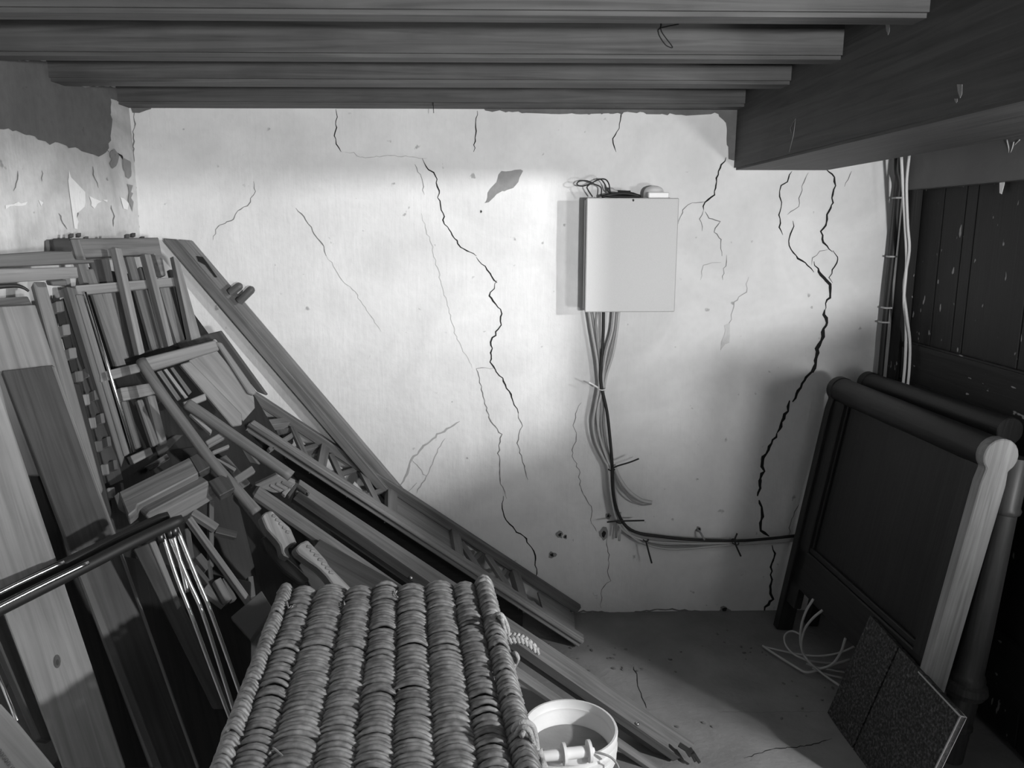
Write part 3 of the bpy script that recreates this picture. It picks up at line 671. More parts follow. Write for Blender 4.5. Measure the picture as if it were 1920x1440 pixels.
b0, b1 = atz(950, 1198, .72), atz(1009, 1222, .69)
d = (b1-b0); side = d.cross(V((0, 0, 1))).normalized()
for k in range(3):
    P = []
    for i in range(25):
        t = i/24; ph = t*2*math.pi*2.6+k*2*math.pi/3
        P.append(b0+d*t+V((0, 0, .012*math.sin(t*3.1)))+side*(.009*math.sin(ph))+V((0, 0, 1))*(.0045*math.sin(2*ph)))
    tube('rope_plait', P, lambda t: .0052*(1-.35*t), 'rope', basket, 6, False)

# ------------------------------------------------------------------ paint bucket
bc = at(1069, 1362, 1.77); zr = bc.z; R0 = .113
bk = thing('plastic_bucket', 'white plastic bucket with dark dried contents beside the hamper', 'bucket', V((bc.x, bc.y, 0)))
o_ = V((bc.x, bc.y, 0)); UP = V((0, 0, 1))
lathe('body', o_, o_+UP, [(.0, .06), (0, .094), (.01, .096), (zr-.075, .106), (zr-.073, .117), (zr-.066, .117), (zr-.064, .107), (zr-.05, .108), (zr-.048, .119), (zr-.040, .119), (zr-.038, .109), (zr-.024, .110), (zr-.022, .118), (zr-.004, .119), (zr, .117), (zr, .112), (zr-.018, .110), (zr-.021, .107), (zr-.030, .107), (zr-.033, .1045), (zr-.047, .104), (zr-.05, .1015), (zr-.10, .099), (zr-.11, .06)], 'plastic_bucket', bk, 48)
lathe('contents', o_+UP*(zr-.07), o_+UP, [(0, .098), (.004, .0995), (.008, .0992), (.0065, .08), (.005, .03), (.0045, .002)], 'bucket_fill', bk, 40)
g0, g1 = atz(1012, 1419, zr+.012), atz(1107, 1408, zr+.012)
hd = lathe('handle_grip', g0, g1, [(0, .010), (.008, .0125), (.05, .0135), (.054, .014), (.055, .026), (.062, .026), (.063, .014), (.115, .0135), (.116, .026), (.123, .026), (.124, .012), (.132, .006)], 'plastic_white', bk, 20)
tube('handle_wire', [g1, atz(1135, 1415, zr+.008), atz(1150, 1424, zr-.01), atz(1160, 1440, zr-.03), atz(1164, 1470, zr-.05)], .0028, 'cable_mid', bk)
tube('handle_wire', [g0, atz(1000, 1425, zr+.0), atz(985, 1420, zr-.02), atz(972, 1400, zr-.04)], .0028, 'cable_mid', bk)

# ------------------------------------------------------------------ trellised bed side lying against the wall
E0, E1 = atz(1088, 1205, .02), at(1083, 1145, 2.872)
U0 = at(467, 741, 2.872)
dirr = (U0-E1).normalized()
ptr = plane3(E0, E1, U0)
ts = thing('trellis_panel', 'long lattice-panelled bed side slanting down against the wall', 'bed side', E0)
W_ = E1-E0
lowA = E0; lowB = E0+dirr*((atp(458, 806, ptr)-E0).dot(dirr)); w1 = W_.normalized()*.003
bar3('lower_rail', lowA+ptr[1]*.006+w1, lowB+ptr[1]*.006+w1, W_, .034, .040, 'pine', ts, .004)
tube('half_round', [lowA-W_.normalized()*.016+ptr[1]*.014, lowB-W_.normalized()*.016+ptr[1]*.014], .008, 'pine_light', ts, 12, False)
bar3('upper_rail', E1+ptr[1]*.006, U0+ptr[1]*.006, W_, .024, .036, 'pine', ts, .003)
def tb(a, b, w_, nm='lattice_bar', m='pine', lift=-.004, t=.012): pbar(nm, a, b, w_, ptr, t, m, ts, .001, lift)
tb((462, 799), (544, 788), 11, 'end_bar', 'pine', .004, .03)
for a, b in (((487, 762), (519, 836)), ((550, 797), (588, 880)), ((622, 848), (658, 925)), ((680, 880), (724, 966)), ((867, 1015), (913, 1084)), ((914, 1036), (971, 1121))): tb(a, b, 9)
for a, b in (((508, 838), (560, 805)), ((540, 847), (602, 829)), ((613, 893), (672, 874)), ((673, 932), (726, 911)), ((876, 1060), (906, 1032)), ((927, 1096), (953, 1064)), ((994, 1141), (1005, 1124))): tb(a, b, 8, lift=-.010)
for a, b, k in (((611, 833), (601, 884), 17), ((736, 908), (735, 972), 18), ((853, 988), (862, 1048), 15), ((966, 1068), (984, 1133), 13)): tb(a, b, k, 'stile', 'pine', .004, .026)
P = [atp(u, v, ptr)-ptr[1]*.012 for u, v in ((740, 915), (852, 990), (860, 1048), (738, 970))]
prism('panel', P, ptr[1], .008, 'pine', ts, .001, dirr)
P = [atp(u, v, ptr)-ptr[1]*.012 for u, v in ((1012, 1105), (1080, 1146), (1083, 1195), (1030, 1165))]
prism('panel', P, ptr[1], .008, 'pine', ts, .001, dirr)
tube('hook_rail', [at(412, 729, 2.80), at(440, 745, 2.80), at(478, 772, 2.80), at(486, 780, 2.79)], .012, 'pine', ts, 8)
tube('eye_screw', [at(462, 738, 2.83), at(467, 743, 2.81), at(465, 749, 2.81)], .003, 'brass', ts, 6)

# ------------------------------------------------------------------ long planks leaning against the back wall
def plank(name, label, cat, pts, t, mat, group=None, bev=.002, grain=None):
    return tag(slab(name, pts, t, mat, None, bev, grain), label, cat, group)
pk = thing('bed_rail', 'long pale bed rail leaning on the wall with wooden pegs at its edge', 'bed rail', at(960, 1150, 2.85), 'bed rails')
slab('board', [(333, 449, 2.872), (356, 451, 2.872), (950, 1148, 2.872), (905, 1148), (329, 466)], .026, 'pine', pk, .003, (1, 2))
slab('ledge', [(305, 447, 2.84), (330, 449, 2.84), (815, 1020, 2.84), (795, 1022), (308, 455)], .02, 'pine', pk, .003, (1, 2))
slab('groove_strip', [(325, 466, 2.862), (334, 466, 2.862), (850, 1075, 2.862), (838, 1078)], .012, 'dark_board', pk, .001, (1, 2))
slab('keyhole', [(368, 480, 2.868), (380, 482, 2.868), (407, 520, 2.868), (403, 520), (385, 497), (372, 490)], .004, 'crack_dark', pk, 0)
for a, b in (((436, 546), (452, 534)), ((452, 562), (474, 540))):
    A, B = at(*a, 2.845), at(*b, 2.845)
    e_ = (B-A).normalized()
    lathe('peg', A-e_*.01, B+e_*.004, [(0, .014), ((B-A).length, .0145), ((B-A).length+.008, .012), ((B-A).length+.013, .005)], 'oak', pk, 16)

# bed rails sloping down to the floor in front of the trellis
r1 = thing('bed_rail', 'broad bed side rail sloping from the pile to the floor past the bucket', 'bed rail', at(1298, 1412, 2.05), 'bed rails')
slab('board', [(562, 897, 2.45), (552, 927, 2.37), (1292, 1432, 2.0), (1305, 1391)], .042, 'pine', r1, .003, (1, 2))
slab('ledge', [(560, 921, 2.36), (548, 936, 2.35), (1262, 1428, 1.99), (1276, 1421)], .02, 'dark_board', r1, .002, (1, 2))  # dark colour stands in for the shadow between the two rails
for u, v in ((639, 987), (770, 1085), (1194, 1359)):
    p = at(u, v, 2.02+.43*(1194-u)/555*.86+.045)
    bm = bmesh.new(); bmesh.ops.create_uvsphere(bm, u_segments=12, v_segments=8, radius=.0062); me = bpy.data.meshes.new('mesh'); bm.to_mesh(me); bm.free(); me.shade_smooth()
    pl1 = plane3(at(562, 897, 2.45), at(552, 927, 2.37), at(1292, 1432, 2.0)); p = atp(u, v, pl1)+pl1[1]*.003
    link('screw_head', me, 'chrome', Matrix.Translation(p), r1)
hb = thing('hook_bracket', 'black metal hook bracket at the floor end of the broad rail', 'bracket', atz(1300, 1415, .02))
for a, b, k in (((1273, 1395), (1296, 1410), 9), ((1290, 1404), (1298, 1416), 14), ((1298, 1408), (1312, 1430), 6), ((1296, 1412), (1304, 1428), 5)):
    pbar('prong', a, b, k, (atz(1300, 1410, .04), V((-.2, -.6, .77)).normalized()), .006, 'steel_dark', hb, .001)
hg = thing('sliding_bolt', 'rusty sliding bolt fixed near the top of the broad rail', 'bolt', at(560, 915, 2.36))
pl1 = plane3(at(562, 897, 2.45), at(552, 927, 2.37), at(1292, 1432, 2.0))
for a, b, k, m in (((532, 926), (552, 902), 9, 'pine_light'), ((541, 929), (558, 905), 6, 'dark_board'), ((556, 908), (575, 922), 7, 'dark_board'), ((566, 915), (580, 925), 4, 'steel_dark')):
    pbar('plate' if m != 'steel_dark' else 'pin', a, b, k, (pl1[0]+pl1[1]*.012, pl1[1]), .012, m, hg, .002)
r2 = thing('bed_rail', 'narrower rounded bed rail lying just below the broad one', 'bed rail', at(1240, 1440, 1.98), 'bed rails')
slab('board', [(485, 905, 2.33), (473, 924, 2.28), (1248, 1455, 1.955), (1262, 1449)], .030, 'pine', r2, .009, (1, 2))
slab('moulded_head', [(476, 911, 2.325), (520, 890, 2.34), (556, 906, 2.36), (530, 925), (510, 925)], .025, 'pine_light', r2, .004)
for k in range(3):
    u0 = 512+11*k
    pl2 = plane3(at(476, 911, 2.325), at(520, 890, 2.34), at(556, 906, 2.36))
    pbar('bead', (u0-6, 906-3*k+4), (u0+14, 916-3*k+6), 5, (pl2[0]+pl2[1]*.004, pl2[1]), .006, 'pine_light', r2, .002)
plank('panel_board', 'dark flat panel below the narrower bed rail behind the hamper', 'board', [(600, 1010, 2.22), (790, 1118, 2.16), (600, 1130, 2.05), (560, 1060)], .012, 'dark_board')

# ------------------------------------------------------------------ carved feet
FP = [(at(500, 960, 2.02), V((.35, -.8, .45)).normalized())]
def carved(label, px, D, mat='carved_oak', t=.055):
    pl = (at(*px[0], D), V((.45, -.72, .52)).normalized())
    o = prism('carved_foot', [atp(u, v, pl) for u, v in px], pl[1], t, mat, None, .004); tag(o, label, 'furniture foot', 'carved feet in the pile')
    return o, pl
f1, plf = carved('upper carved wooden foot with rounded top in the pile', [(490, 968), (496, 961), (510, 957), (527, 974), (545, 990), (550, 1002), (558, 1020), (546, 1020), (540, 1028), (545, 1047), (530, 1040), (526, 1022), (515, 1008), (500, 992)], 2.03)
for i in range(5): pbar('carving', (510+6.5*i, 966+7.5*i), (518+6.5*i, 968+7.5*i), 6, (plf[0]+plf[1]*.003, plf[1]), .005, 'carved_oak', f1, .002)
f2, plf = carved('lower carved wooden foot with scaly relief next to the hamper', [(554, 1028), (562, 1019), (577, 1012), (592, 1028), (612, 1050), (617, 1060), (668, 1112), (640, 1119), (612, 1080), (597, 1065), (575, 1050), (558, 1037)], 1.98)
for i in range(7): pbar('carving', (575+7*i, 1024+8*i), (585+7*i, 1026+8*i), 6, (plf[0]+plf[1]*.003, plf[1]), .005, 'carved_oak', f2, .002)
f3, _ = carved('dark paddle-shaped foot in shadow under the carved pair', [(491, 1008), (500, 1003), (528, 1036), (560, 1064), (580, 1084), (578, 1094), (562, 1092), (530, 1068), (500, 1034)], 2.08, 'dark_board', .03)

# ------------------------------------------------------------------ slatted cot ends in the corner
cf1 = thing('slatted_cot_end', 'pale slatted cot end leaning in the corner under a grained top board', 'cot end', at(250, 870, 2.2), 'cot ends')
pa = plane3(at(140, 540, 2.20), at(335, 525, 2.50), at(240, 860, 2.14))
pb_ = (pa[0]-pa[1]*.035, pa[1]); pc = (pa[0]-pa[1]*.07, pa[1])
def bq(name, px, pl, t, mat, par, bev=.002, g=None):
    P = [atp(u, v, pl) for u, v in px]
    return prism(name, P, pl[1], t, mat, par, bev, None if g is None else P[g[1]]-P[g[0]])
bq('top_board', [(101, 447), (298, 445), (312, 517), (304, 517), (291, 476), (165, 482), (103, 484)], pc, .03, 'pine', cf1, .003, (0, 1))
for u, v in ((135, 441), (149, 440), (163, 445), (240, 442), (251, 440), (268, 445)): pbar('bolt', (u-3.5, v), (u+3.5, v), 7 if v < 444 else 4, pc, .012, 'dark_board', cf1, .001)
bq('end_block', [(86, 450), (103, 449), (103, 470), (88, 470)], (pc[0]-pc[1]*.02, pc[1]), .03, 'oak', cf1)
bq('end_block', [(100, 447), (132, 446), (136, 471), (103, 471)], (pc[0]+pc[1]*.002, pc[1]), .02, 'dark_board', cf1)
bq('stile', [(133, 448), (150, 448), (176, 530), (158, 530)], (pc[0]+pc[1]*.012, pc[1]), .025, 'pine', cf1, .002, (1, 2))
bq('crossbar', [(142, 535), (336, 519), (337, 535), (146, 553)], pb_, .02, 'pine_light', cf1, .002, (0, 1))
bq('crossbar', [(188, 698), (262, 680), (264, 697), (190, 717)], pa, .02, 'pine_light', cf1, .002, (0, 1))
bq('crossbar', [(226, 727), (296, 716), (298, 737), (232, 752)], (pa[0]+pa[1]*.012, pa[1]), .02, 'pine_light', cf1, .002, (0, 1))
bq('crossbar', [(245, 855), (283, 838), (288, 851), (252, 870)], pa, .02, 'pine_light', cf1, .002, (0, 1))
bq('post', [(143, 552), (156, 552), (244, 850), (234, 856)], pa, .045, 'pine_light', cf1, .002, (1, 2))
bq('post_side', [(125, 537), (143, 540), (234, 857), (228, 876)], (pa[0]-pa[1]*.006, pa[1]), .03, 'oak', cf1, .002, (1, 2))  # darker wood paints the shade on the post's left flank
def square_slat(L0, M0, R0, L1, M1, R1, pl, d, mat, par):
    """slat turned on edge: front face M-R lies on the plane, its left flank L-M falls back by d."""
    n = pl[1]; bk = (pl[0]-n*d, n)
    P = [atp(*L0, bk), atp(*M0, pl), atp(*R0, pl), atp(*R0, pl)-n*d*1.1, atp(*L1, bk), atp(*M1, pl), atp(*R1, pl), atp(*R1, pl)-n*d*1.1]
    c = sum(P, V())/8; g = P[6]-P[2]; M = frame(c, g, n.cross(g)); I = M.inverted()
    return link('slat', bevel(mesh([I @ p for p in P], [(0, 1, 2, 3), (7, 6, 5, 4), (0, 4, 5, 1), (1, 5, 6, 2), (2, 6, 7, 3), (3, 7, 4, 0)]), .0012), mat, M, par)
square_slat((205, 468), (216, 464), (228, 466), (252, 668), (261, 666), (272, 661), pa, .030, 'pine_light', cf1)
square_slat((261, 480), (271, 476), (283, 477), (307, 652), (316, 650), (326, 646), pa, .030, 'pine_light', cf1)
square_slat((318, 483), (325, 480), (337, 490), (350, 641), (359, 638), (377, 632), pa, .030, 'pine_light', cf1)
for px, m in (([(237, 480), (252, 480), (300, 652), (287, 657)], 'oak'), ([(300, 537), (318, 535), (348, 637), (332, 643)], 'pine'), ([(192, 548), (209, 545), (244, 670), (231, 674)], 'pine'), ([(160, 505), (176, 503), (240, 690), (222, 700)], 'oak'),
              ([(318, 505), (330, 505), (360, 630), (350, 636)], 'dark_board'), ([(262, 500), (270, 500), (312, 650), (304, 652)], 'oak')):
    bq('slat', px, (pb_[0]-pb_[1]*.022, pb_[1]), .018, m, cf1, .003, (1, 2))
for px, m in (([(258, 750), (268, 748), (300, 832), (288, 838)], 'pine'), ([(277, 742), (292, 740), (315, 830), (301, 836)], 'pine_light'), ([(228, 752), (242, 750), (267, 838), (255, 843)], 'oak')):
    bq('slat', px, (pa[0]-pa[1]*.01, pa[1]), .018, m, cf1, .003, (1, 2))
o = tube('curtain_rod', [atp(u, v, (pa[0]+pa[1]*.008, pa[1])) for u, v in ((159, 548), (203, 690), (250, 848))], .0048, 'chrome', smooth=False); tag(o, 'thin shiny metal rod resting along the pale cot post', 'rod')
bq('bracket_board', [(292, 838), (330, 815), (345, 815), (300, 860)], pb_, .02, 'dark_board', cf1)
plank('dark_batten', 'short pale batten tucked under the cot end at its foot', 'batten', [(270, 875, 2.19), (312, 850, 2.22), (316, 857, 2.215), (279, 881)], .02, 'pine')
# wavy-edged dark board behind the slats
plank('back_board', 'brown scalloped board standing behind the cot slats', 'board', [(168, 487, 2.40), (205, 484, 2.44), (268, 830, 2.30), (240, 838), (215, 700), (205, 640), (196, 600), (186, 560)], .015, 'dark_board', None, .002, (1, 2))

# panelled cot side in front of it
cp = thing('panelled_cot_side', 'light framed cot side with a plain panel, propped on the slats', 'cot side', at(440, 880, 2.2), 'cot ends')
pd = plane3(at(262, 676, 2.27), at(408, 640, 2.42), at(470, 800, 2.38))
pdb = (pd[0]-pd[1]*.014, pd[1])
bq('top_rail', [(262, 673), (404, 637), (412, 656), (290, 694), (270, 690)], pd, .03, 'pine_light', cp, .003, (0, 1))
bq('stile', [(404, 640), (416, 642), (482, 735), (476, 741), (466, 738)], pd, .026, 'pine_light', cp, .003, (1, 2))
bq('panel', [(354, 676), (404, 654), (476, 744), (478, 765), (456, 790)], pdb, .008, 'pine_light', cp, .001, (0, 4))
bq('stile', [(338, 683), (357, 677), (454, 776), (454, 797), (436, 800)], pd, .022, 'pine_light', cp, .003, (1, 2))
bq('slat', [(307, 693), (313, 691), (353, 745), (347, 748)], pdb, .012, 'pine_pale', cp, .001, (1, 2))
bq('slat', [(294, 697), (303, 694), (340, 748), (333, 752)], pdb, .012, 'oak', cp, .001, (1, 2))
bq('slat', [(319, 690), (325, 688), (360, 735), (354, 741)], pdb, .012, 'oak', cp, .001, (1, 2))
bq('short_bar', [(343, 754), (385, 737), (388, 750), (349, 765)], (pd[0]+pd[1]*.01, pd[1]), .02, 'pine_light', cp, .002, (0, 1))
plank('edge_board', 'dark narrow board behind the panelled cot side', 'board', [(300, 648, 2.56), (412, 621, 2.56), (500, 742, 2.56), (482, 735), (404, 636), (300, 662)], .02, 'dark_board')

# ladder-like rails
lr = thing('cot_ladder', 'pair of rounded rails with short rungs slanting over the pile', 'ladder', at(500, 960, 2.05))
plr = plane3(at(266, 676, 2.20), at(480, 957, 2.02), at(545, 895, 2.14))
tube('rail', [atp(u, v, plr) for u, v in ((264, 676), (300, 733), (345, 795), (395, 862), (450, 925), (482, 960))], .0145, 'pine', lr, 10)
tube('rail', [atp(u, v, plr) for u, v in ((350, 757), (380, 777), (430, 812), (480, 847), (546, 893))], .0165, 'pine', lr, 10)
plr2 = (plr[0]-plr[1]*.012, plr[1])
for a, b, k in (((388, 832), (424, 812), 13), ((442, 900), (476, 878), 14), ((398, 848), (430, 835), 6)): pbar('rung', a, b, k, plr2, .014, 'pine', lr, .002)
bq('rung', [(355, 775), (365, 774), (398, 806), (396, 813)], plr2, .014, 'pine_light', lr, .002, (1, 2))
bq('slat', [(398, 855), (412, 860), (444, 878), (440, 883)], plr2, .014, 'pine', lr, .002)
plank('broken_batten', 'dark broken slat lying under the two rounded rails', 'batten', [(412, 858, 2.26), (424, 852, 2.28), (470, 905, 2.25), (455, 915)], .012, 'oak')
plank('broken_batten', 'shaded slat crossing behind the rounded rails near the trellis', 'batten', [(450, 838, 2.3), (470, 852, 2.3), (487, 872, 2.3), (468, 868)], .012, 'oak')

# loose blocks glimpsed through the lattice
for i, (px, l) in enumerate((([(512, 800), (545, 800), (548, 828), (526, 838)], 'round grey offcut behind the first lattice cell'), ([(520, 815), (535, 808), (530, 832)], 'small dark wedge behind the first lattice cell'),
                             ([(690, 925), (712, 950), (700, 955)], 'pale offcut behind the last upper lattice cell'))):
    plb = (at(600, 850, 2.79), V((0, -.8, .6)))
    o = bq('wood_offcut', px, plb, .03, ['oak', 'dark_board', 'pine'][i], None, .006); tag(o, l, 'offcut', 'offcuts behind the lattice')

# ------------------------------------------------------------------ short rails and crossed bars below
ck = thing('notched_rail', 'thick pale rail with a notch lying above the black armrests', 'rail', at(300, 960, 2.0), 'thick rails in the pile')
slab('beam', [(222, 922, 1.93), (355, 857, 2.06), (372, 887, 2.02), (258, 946), (255, 955), (240, 967)], .04, 'pine', ck, .003, (0, 1))
slab('end_face', [(213, 930, 1.925), (222, 922, 1.93), (240, 967, 1.90), (222, 955)], .03, 'oak', ck, .002)
slab('dark_tip', [(355, 857, 2.065), (374, 847, 2.08), (394, 875, 2.05), (372, 887)], .03, 'dark_board', ck, .002)
slab('peg', [(289, 938, 1.985), (297, 932, 1.99), (304, 943, 1.985), (295, 949)], .015, 'pine_pale', ck, .001)
slab('peg', [(300, 932, 2.0), (310, 926, 2.005), (321, 933, 2.0), (306, 941)], .015, 'pine_light', ck, .001)
ck2 = thing('notched_rail', 'second thick rail with a rounded end just above the chrome legs', 'rail', at(350, 970, 1.98), 'thick rails in the pile')
slab('beam', [(274, 968, 1.90), (280, 960, 1.905), (390, 902, 2.02), (411, 930), (350, 968), (310, 985), (290, 985)], .04, 'pine', ck2, .003, (1, 2))
slab('dark_tip', [(390, 902, 2.022), (425, 885, 2.05), (440, 915, 2.02), (411, 930)], .03, 'dark_board', ck2, .002)
xb = thing('crossed_frame', 'frame of thin crossed wooden bars in the dark below the rails', 'frame', at(440, 1130, 1.9))
plx = plane3(at(355, 970, 1.97), at(468, 1125, 1.86), at(410, 990, 2.0))
for a, b, k, m in (((356, 970), (470, 1128), 10, 'pine'), ((362, 958), (408, 988), 13, 'pine'), ((397, 938), (397, 1062), 9, 'oak'), ((352, 990), (360, 1045), 10, 'oak'), ((372, 1040), (392, 1065), 14, 'oak'), ((366, 1060), (398, 1098), 8, 'oak'), ((392, 1050), (398, 1095), 9, 'oak'),
                   ((408, 1085), (430, 1125), 14, 'pine'), ((422, 1082), (440, 1124), 10, 'oak'), ((470, 1080), (475, 1118), 10, 'oak'), ((385, 1100), (425, 1130), 18, 'oak'), ((405, 992), (445, 1002), 12, 'dark_board')):
    pbar('bar', a, b, k, plx if m == 'pine' else (plx[0]-plx[1]*.02, plx[1]), .015, m, xb, .0015)
plank('box_corner', 'grey cardboard box corner beside the hamper in the dark', 'box', [(432, 1157, 1.80), (490, 1107, 1.86), (512, 1142, 1.82), (470, 1200)], .02, 'grey_flat')

# ------------------------------------------------------------------ boards at the far left
plank('shelf_plank', 'dark weathered plank lying level at the upper left', 'plank', [(-40, 479, 1.86), (85, 471), (135, 471, 2.03), (141, 486), (177, 487), (177, 493), (-40, 503, 1.855)], .03, 'oak', 'level planks at upper left', .002, (0, 1))
plank('shelf_plank', 'lighter plank lying level just under the dark weathered one', 'plank', [(-40, 505, 1.83), (82, 502), (145, 500, 2.02), (148, 521), (82, 526), (-40, 534, 1.825)], .035, 'pine', 'level planks at upper left', .002, (0, 1))
plank('small_block', 'small oak block under the end of the lighter plank', 'block', [(95, 527, 2.0), (125, 524, 2.03), (126, 536, 2.03), (98, 536)], .03, 'oak')
o = tube('curved_handle', [at(-15, 538, 1.93), at(12, 536, 1.945), at(32, 536, 1.955), (at(45, 540, 1.96)), at(54, 546, 1.965)], lambda t: .007*(1-.6*t), 'black_plastic'); tag(o, 'dark curved handle poking out below the level planks', 'handle')
plank('far_board', 'brown board end showing behind the upper left boards', 'board', [(-40, 560, 1.95), (52, 555, 2.02), (62, 575, 2.01), (-40, 590)], .02, 'oak')
plank('leaning_board', 'smooth pale board behind the dark one at the left edge', 'board', [(-60, 578, 1.86), (66, 571, 1.96), (125, 745, 1.90), (170, 890), (-10, 890)], .018, 'pine_light', 'boards leaning on the left', .002, (1, 2))
plank('leaning_board', 'dark wide board leaning left of centre with a shiny rim', 'board', [(5, 695, 1.82), (100, 684, 1.90), (370, 1440, 1.55), (286, 1440)], .018, 'dark_board', 'boards leaning on the left', .002, (1, 2))
plank('board_edging', 'pale narrow edging along the right of the dark wide board', 'edging', [(97, 684, 1.895), (106, 688, 1.90), (376, 1440, 1.552), (369, 1440)], .016, 'pine_light', None, .003, (1, 2))
plank('board_edging', 'brown strip along the left of the dark wide board', 'edging', [(128, 1030, 1.662), (146, 1030, 1.672), (306, 1440, 1.512), (285, 1440)], .012, 'oak', None, .003, (1, 2))
lb = plank('leaning_board', 'pale knotty board in front at the left edge', 'board', [(-30, 640), (4, 745, 1.70), (236, 1440, 1.36), (118, 1440), (10, 1157, 1.44), (-120, 790)], .020, 'pine_pale', 'boards leaning on the left', .002, (1, 2))
plk = plane3(at(4, 745, 1.70), at(236, 1440, 1.36), at(10, 1157, 1.44))
for (u, v, a_, b_, m) in ((107, 1240, 7, 13, 'oak'), (108, 1242, 3, 6, 'dark_board')):
    prism('knot', [atp(u+a_*math.cos(k*.524), v+b_*math.sin(k*.524), (plk[0]+plk[1]*(.0006 if m == 'oak' else .001), plk[1])) for k in range(12)], plk[1], .002, m, lb, 0)
plank('leaning_board', 'narrow brown board at the lower left edge', 'board', [(-60, 1000), (8, 1157, 1.48), (98, 1388, 1.37), (75, 1384), (-40, 1120, 1.47)], .018, 'dark_board', 'boards leaning on the left', .002, (1, 2))
plank('leaning_post', 'slim post between the dark board and the small-blocked base', 'post', [(62, 528, 2.03), (86, 528, 2.05), (194, 918, 1.86), (187, 932), (118, 738)], .03, 'pine', None, .003, (1, 2))
plank('narrow_board', 'dark board with pale edge beside the chrome legs', 'board', [(250, 1030, 1.72), (282, 1017, 1.74), (345, 1140, 1.70), (440, 1330, 1.6), (360, 1290)][:3]+[(440, 1330), (400, 1330)], .02, 'dark_board', None, .002, (1, 2))
plank('leg_edging', 'pale strip edging the dark board beside the chrome legs', 'edging', [(280, 1018, 1.735), (292, 1013, 1.745), (341, 1136, 1.70), (333, 1144)], .015, 'pine_light', None, .002, (1, 2))
# slat base seen end-on: small blocks
sb = thing('slat_base', 'folded slat base showing its slat ends as small blocks', 'slat base', at(200, 900, 2.0))
psb = plane3(at(110, 560, 2.14), at(190, 880, 1.98), at(140, 560, 2.19))
for i in range(9):
    u, v = 112+12.1*i, 574+43.7*i
    A = atp(u, v, psb)
    bq('slat', [(u-7, v-9), (u+7, v-11), (u+10, v+9), (u-4, v+11)], psb, .10, 'pine' if i % 3 else 'oak', sb, .002)
    if i > 2:
        u2, v2 = u+20, v-8
        bq('slat', [(u2-4, v2-10), (u2+3, v2-11), (u2+6, v2+8), (u2-1, v2+9)], (psb[0]-psb[1]*.05, psb[1]), .10, 'oak', sb, .002)
bq('webbing', [(100, 560), (112, 558), (200, 905), (190, 912)], (psb[0]-psb[1]*.015, psb[1]), .006, 'black_plastic', sb, .001)
bq('side_rail', [(116, 560), (136, 552), (232, 900), (206, 912)], (psb[0]-psb[1]*.07, psb[1]), .02, 'dark_board', sb, .002)
# near-black sheets added to stand in for the shade in the gaps
plank('shade_sheet', 'big dark sheet added as shade behind the cot ends in the corner', 'panel', [(165, 500, 2.42), (318, 525, 2.68), (480, 745), (560, 880), (640, 1010), (640, 1180, 2.5), (230, 1180)], .02, 'shade_wood')
plank('shade_sheet', 'dark sheet added as shade behind the leaning boards at left', 'panel', [(30, 700, 1.955), (150, 720, 2.02), (330, 1440, 1.72), (130, 1440)], .015, 'shade_wood')
plank('shade_sheet', 'dark sheet added as shade low between the boards and the hamper', 'panel', [(220, 1040, 1.92), (470, 1090, 1.92), (470, 1440, 1.62), (300, 1440)], .015, 'shade_wood')
plank('shade_sheet', 'dark sheet added as shade under the lattice-panelled bed side', 'panel', [(500, 832, 2.70), (740, 984, 2.70), (980, 1136, 2.70), (980, 1175), (500, 1175)], .015, 'shade_wood')
# added dark board standing in for shade deep in the pile
plank('shadow_board', 'large dark board added as shade deep inside the pile', 'board', [(190, 860, 2.18), (420, 830, 2.42), (500, 1150, 2.2), (260, 1200)], .02, 'shade_wood')

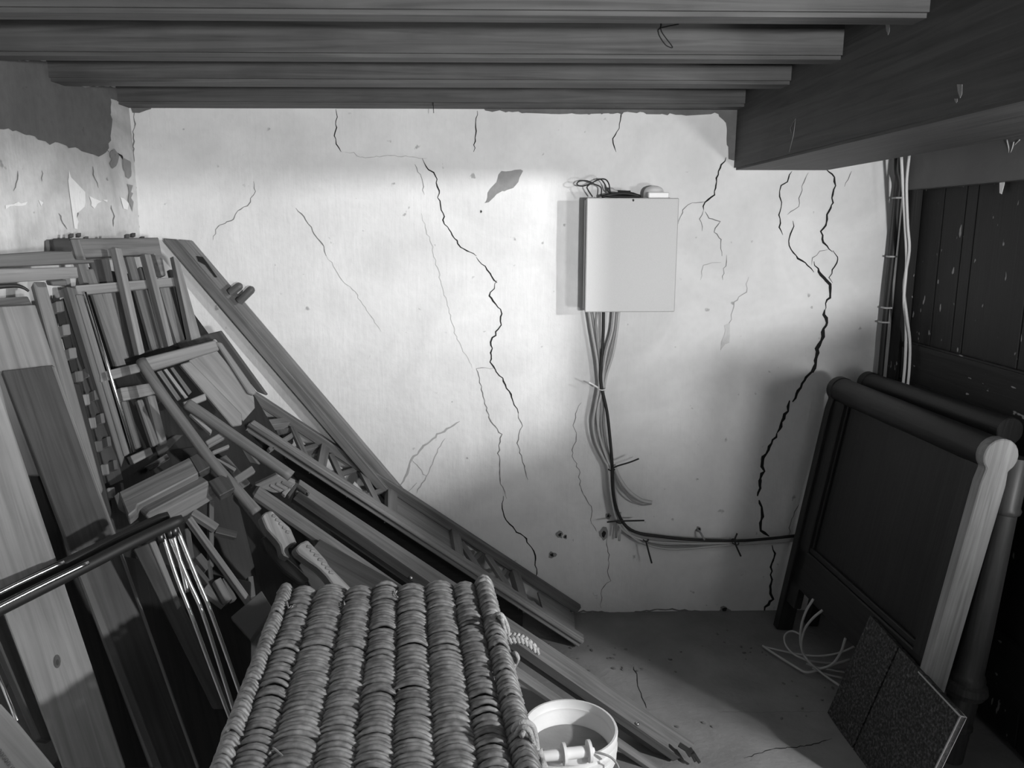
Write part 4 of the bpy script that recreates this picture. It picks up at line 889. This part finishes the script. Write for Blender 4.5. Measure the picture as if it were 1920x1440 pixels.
# ------------------------------------------------------------------ folding chair: black armrests, chrome legs
fc = thing('folding_chair', 'folded chair with black padded armrests and chrome tube legs', 'chair', at(420, 1320, 1.5))
tube('armrest', [at(317, 966, 1.66), at(220, 1011, 1.60), at(122, 1058, 1.52), at(20, 1108, 1.44), at(-60, 1148, 1.38)], lambda t: .0125 if .02 < t < .98 else .009, 'black_plastic', fc, 12)
tube('armrest', [at(343, 972, 1.63), at(250, 1016, 1.57), at(160, 1062, 1.50), at(60, 1112, 1.42), at(-60, 1172, 1.34)], lambda t: .0125 if .02 < t < .98 else .009, 'black_plastic', fc, 12)
tube('highlight_strip', [at(120, 1054, 1.503), at(22, 1100, 1.425), at(-40, 1132, 1.375)], .0042, 'chrome', fc, 10)  # chrome strips imitate the highlights along the black armrests
tube('highlight_strip', [at(166, 1055, 1.488), at(66, 1104, 1.408), at(-40, 1158, 1.33)], .0042, 'chrome', fc, 10)
for L_ in ([(304, 1000), (330, 1080), (360, 1157), (402, 1270), (440, 1370)], [(316, 998), (352, 1086), (380, 1150), (425, 1290), (450, 1370)], [(331, 990), (369, 1084), (393, 1142), (440, 1272), (470, 1360)], [(324, 1002), (340, 1060), (352, 1110)]):
    tube('chrome_leg', [at(u, v, 1.64-.0002*(v-1000)) for u, v in L_], .0048, 'chrome', fc, 10)
for u, v in ((300, 1008), (318, 1000), (326, 996)): tube('bracket', [at(u, v-8, 1.63), at(u+3, v+8, 1.63)], .007, 'steel_dark', fc, 8)
# pale crate corner, bottom left, with a thin metal rod
cr = thing('crate', 'pale wooden crate edge at the bottom left corner', 'crate', at(20, 1460, 1.02))
slab('board', [(-80, 1300, 1.12), (0, 1317), (32, 1352), (112, 1450, 1.03), (-80, 1470, 1.0)], .02, 'pine_pale', cr, .003, (1, 2))
plc = plane3(at(-80, 1300, 1.12), at(112, 1450, 1.03), at(-80, 1470, 1.0))
for i in range(9): pbar('ridge', (-2+4.2*i, 1398+5.8*i), (-9+4.2*i, 1404+5.8*i), 2.6, (plc[0]+plc[1]*.003, plc[1]), .004, 'pine', cr, .0006)
o = tube('metal_rod', [at(-10, 1250, 1.30), at(32, 1352, 1.20)], .003, 'chrome', smooth=False); tag(o, 'thin shiny rod beside the pale crate corner', 'rod')
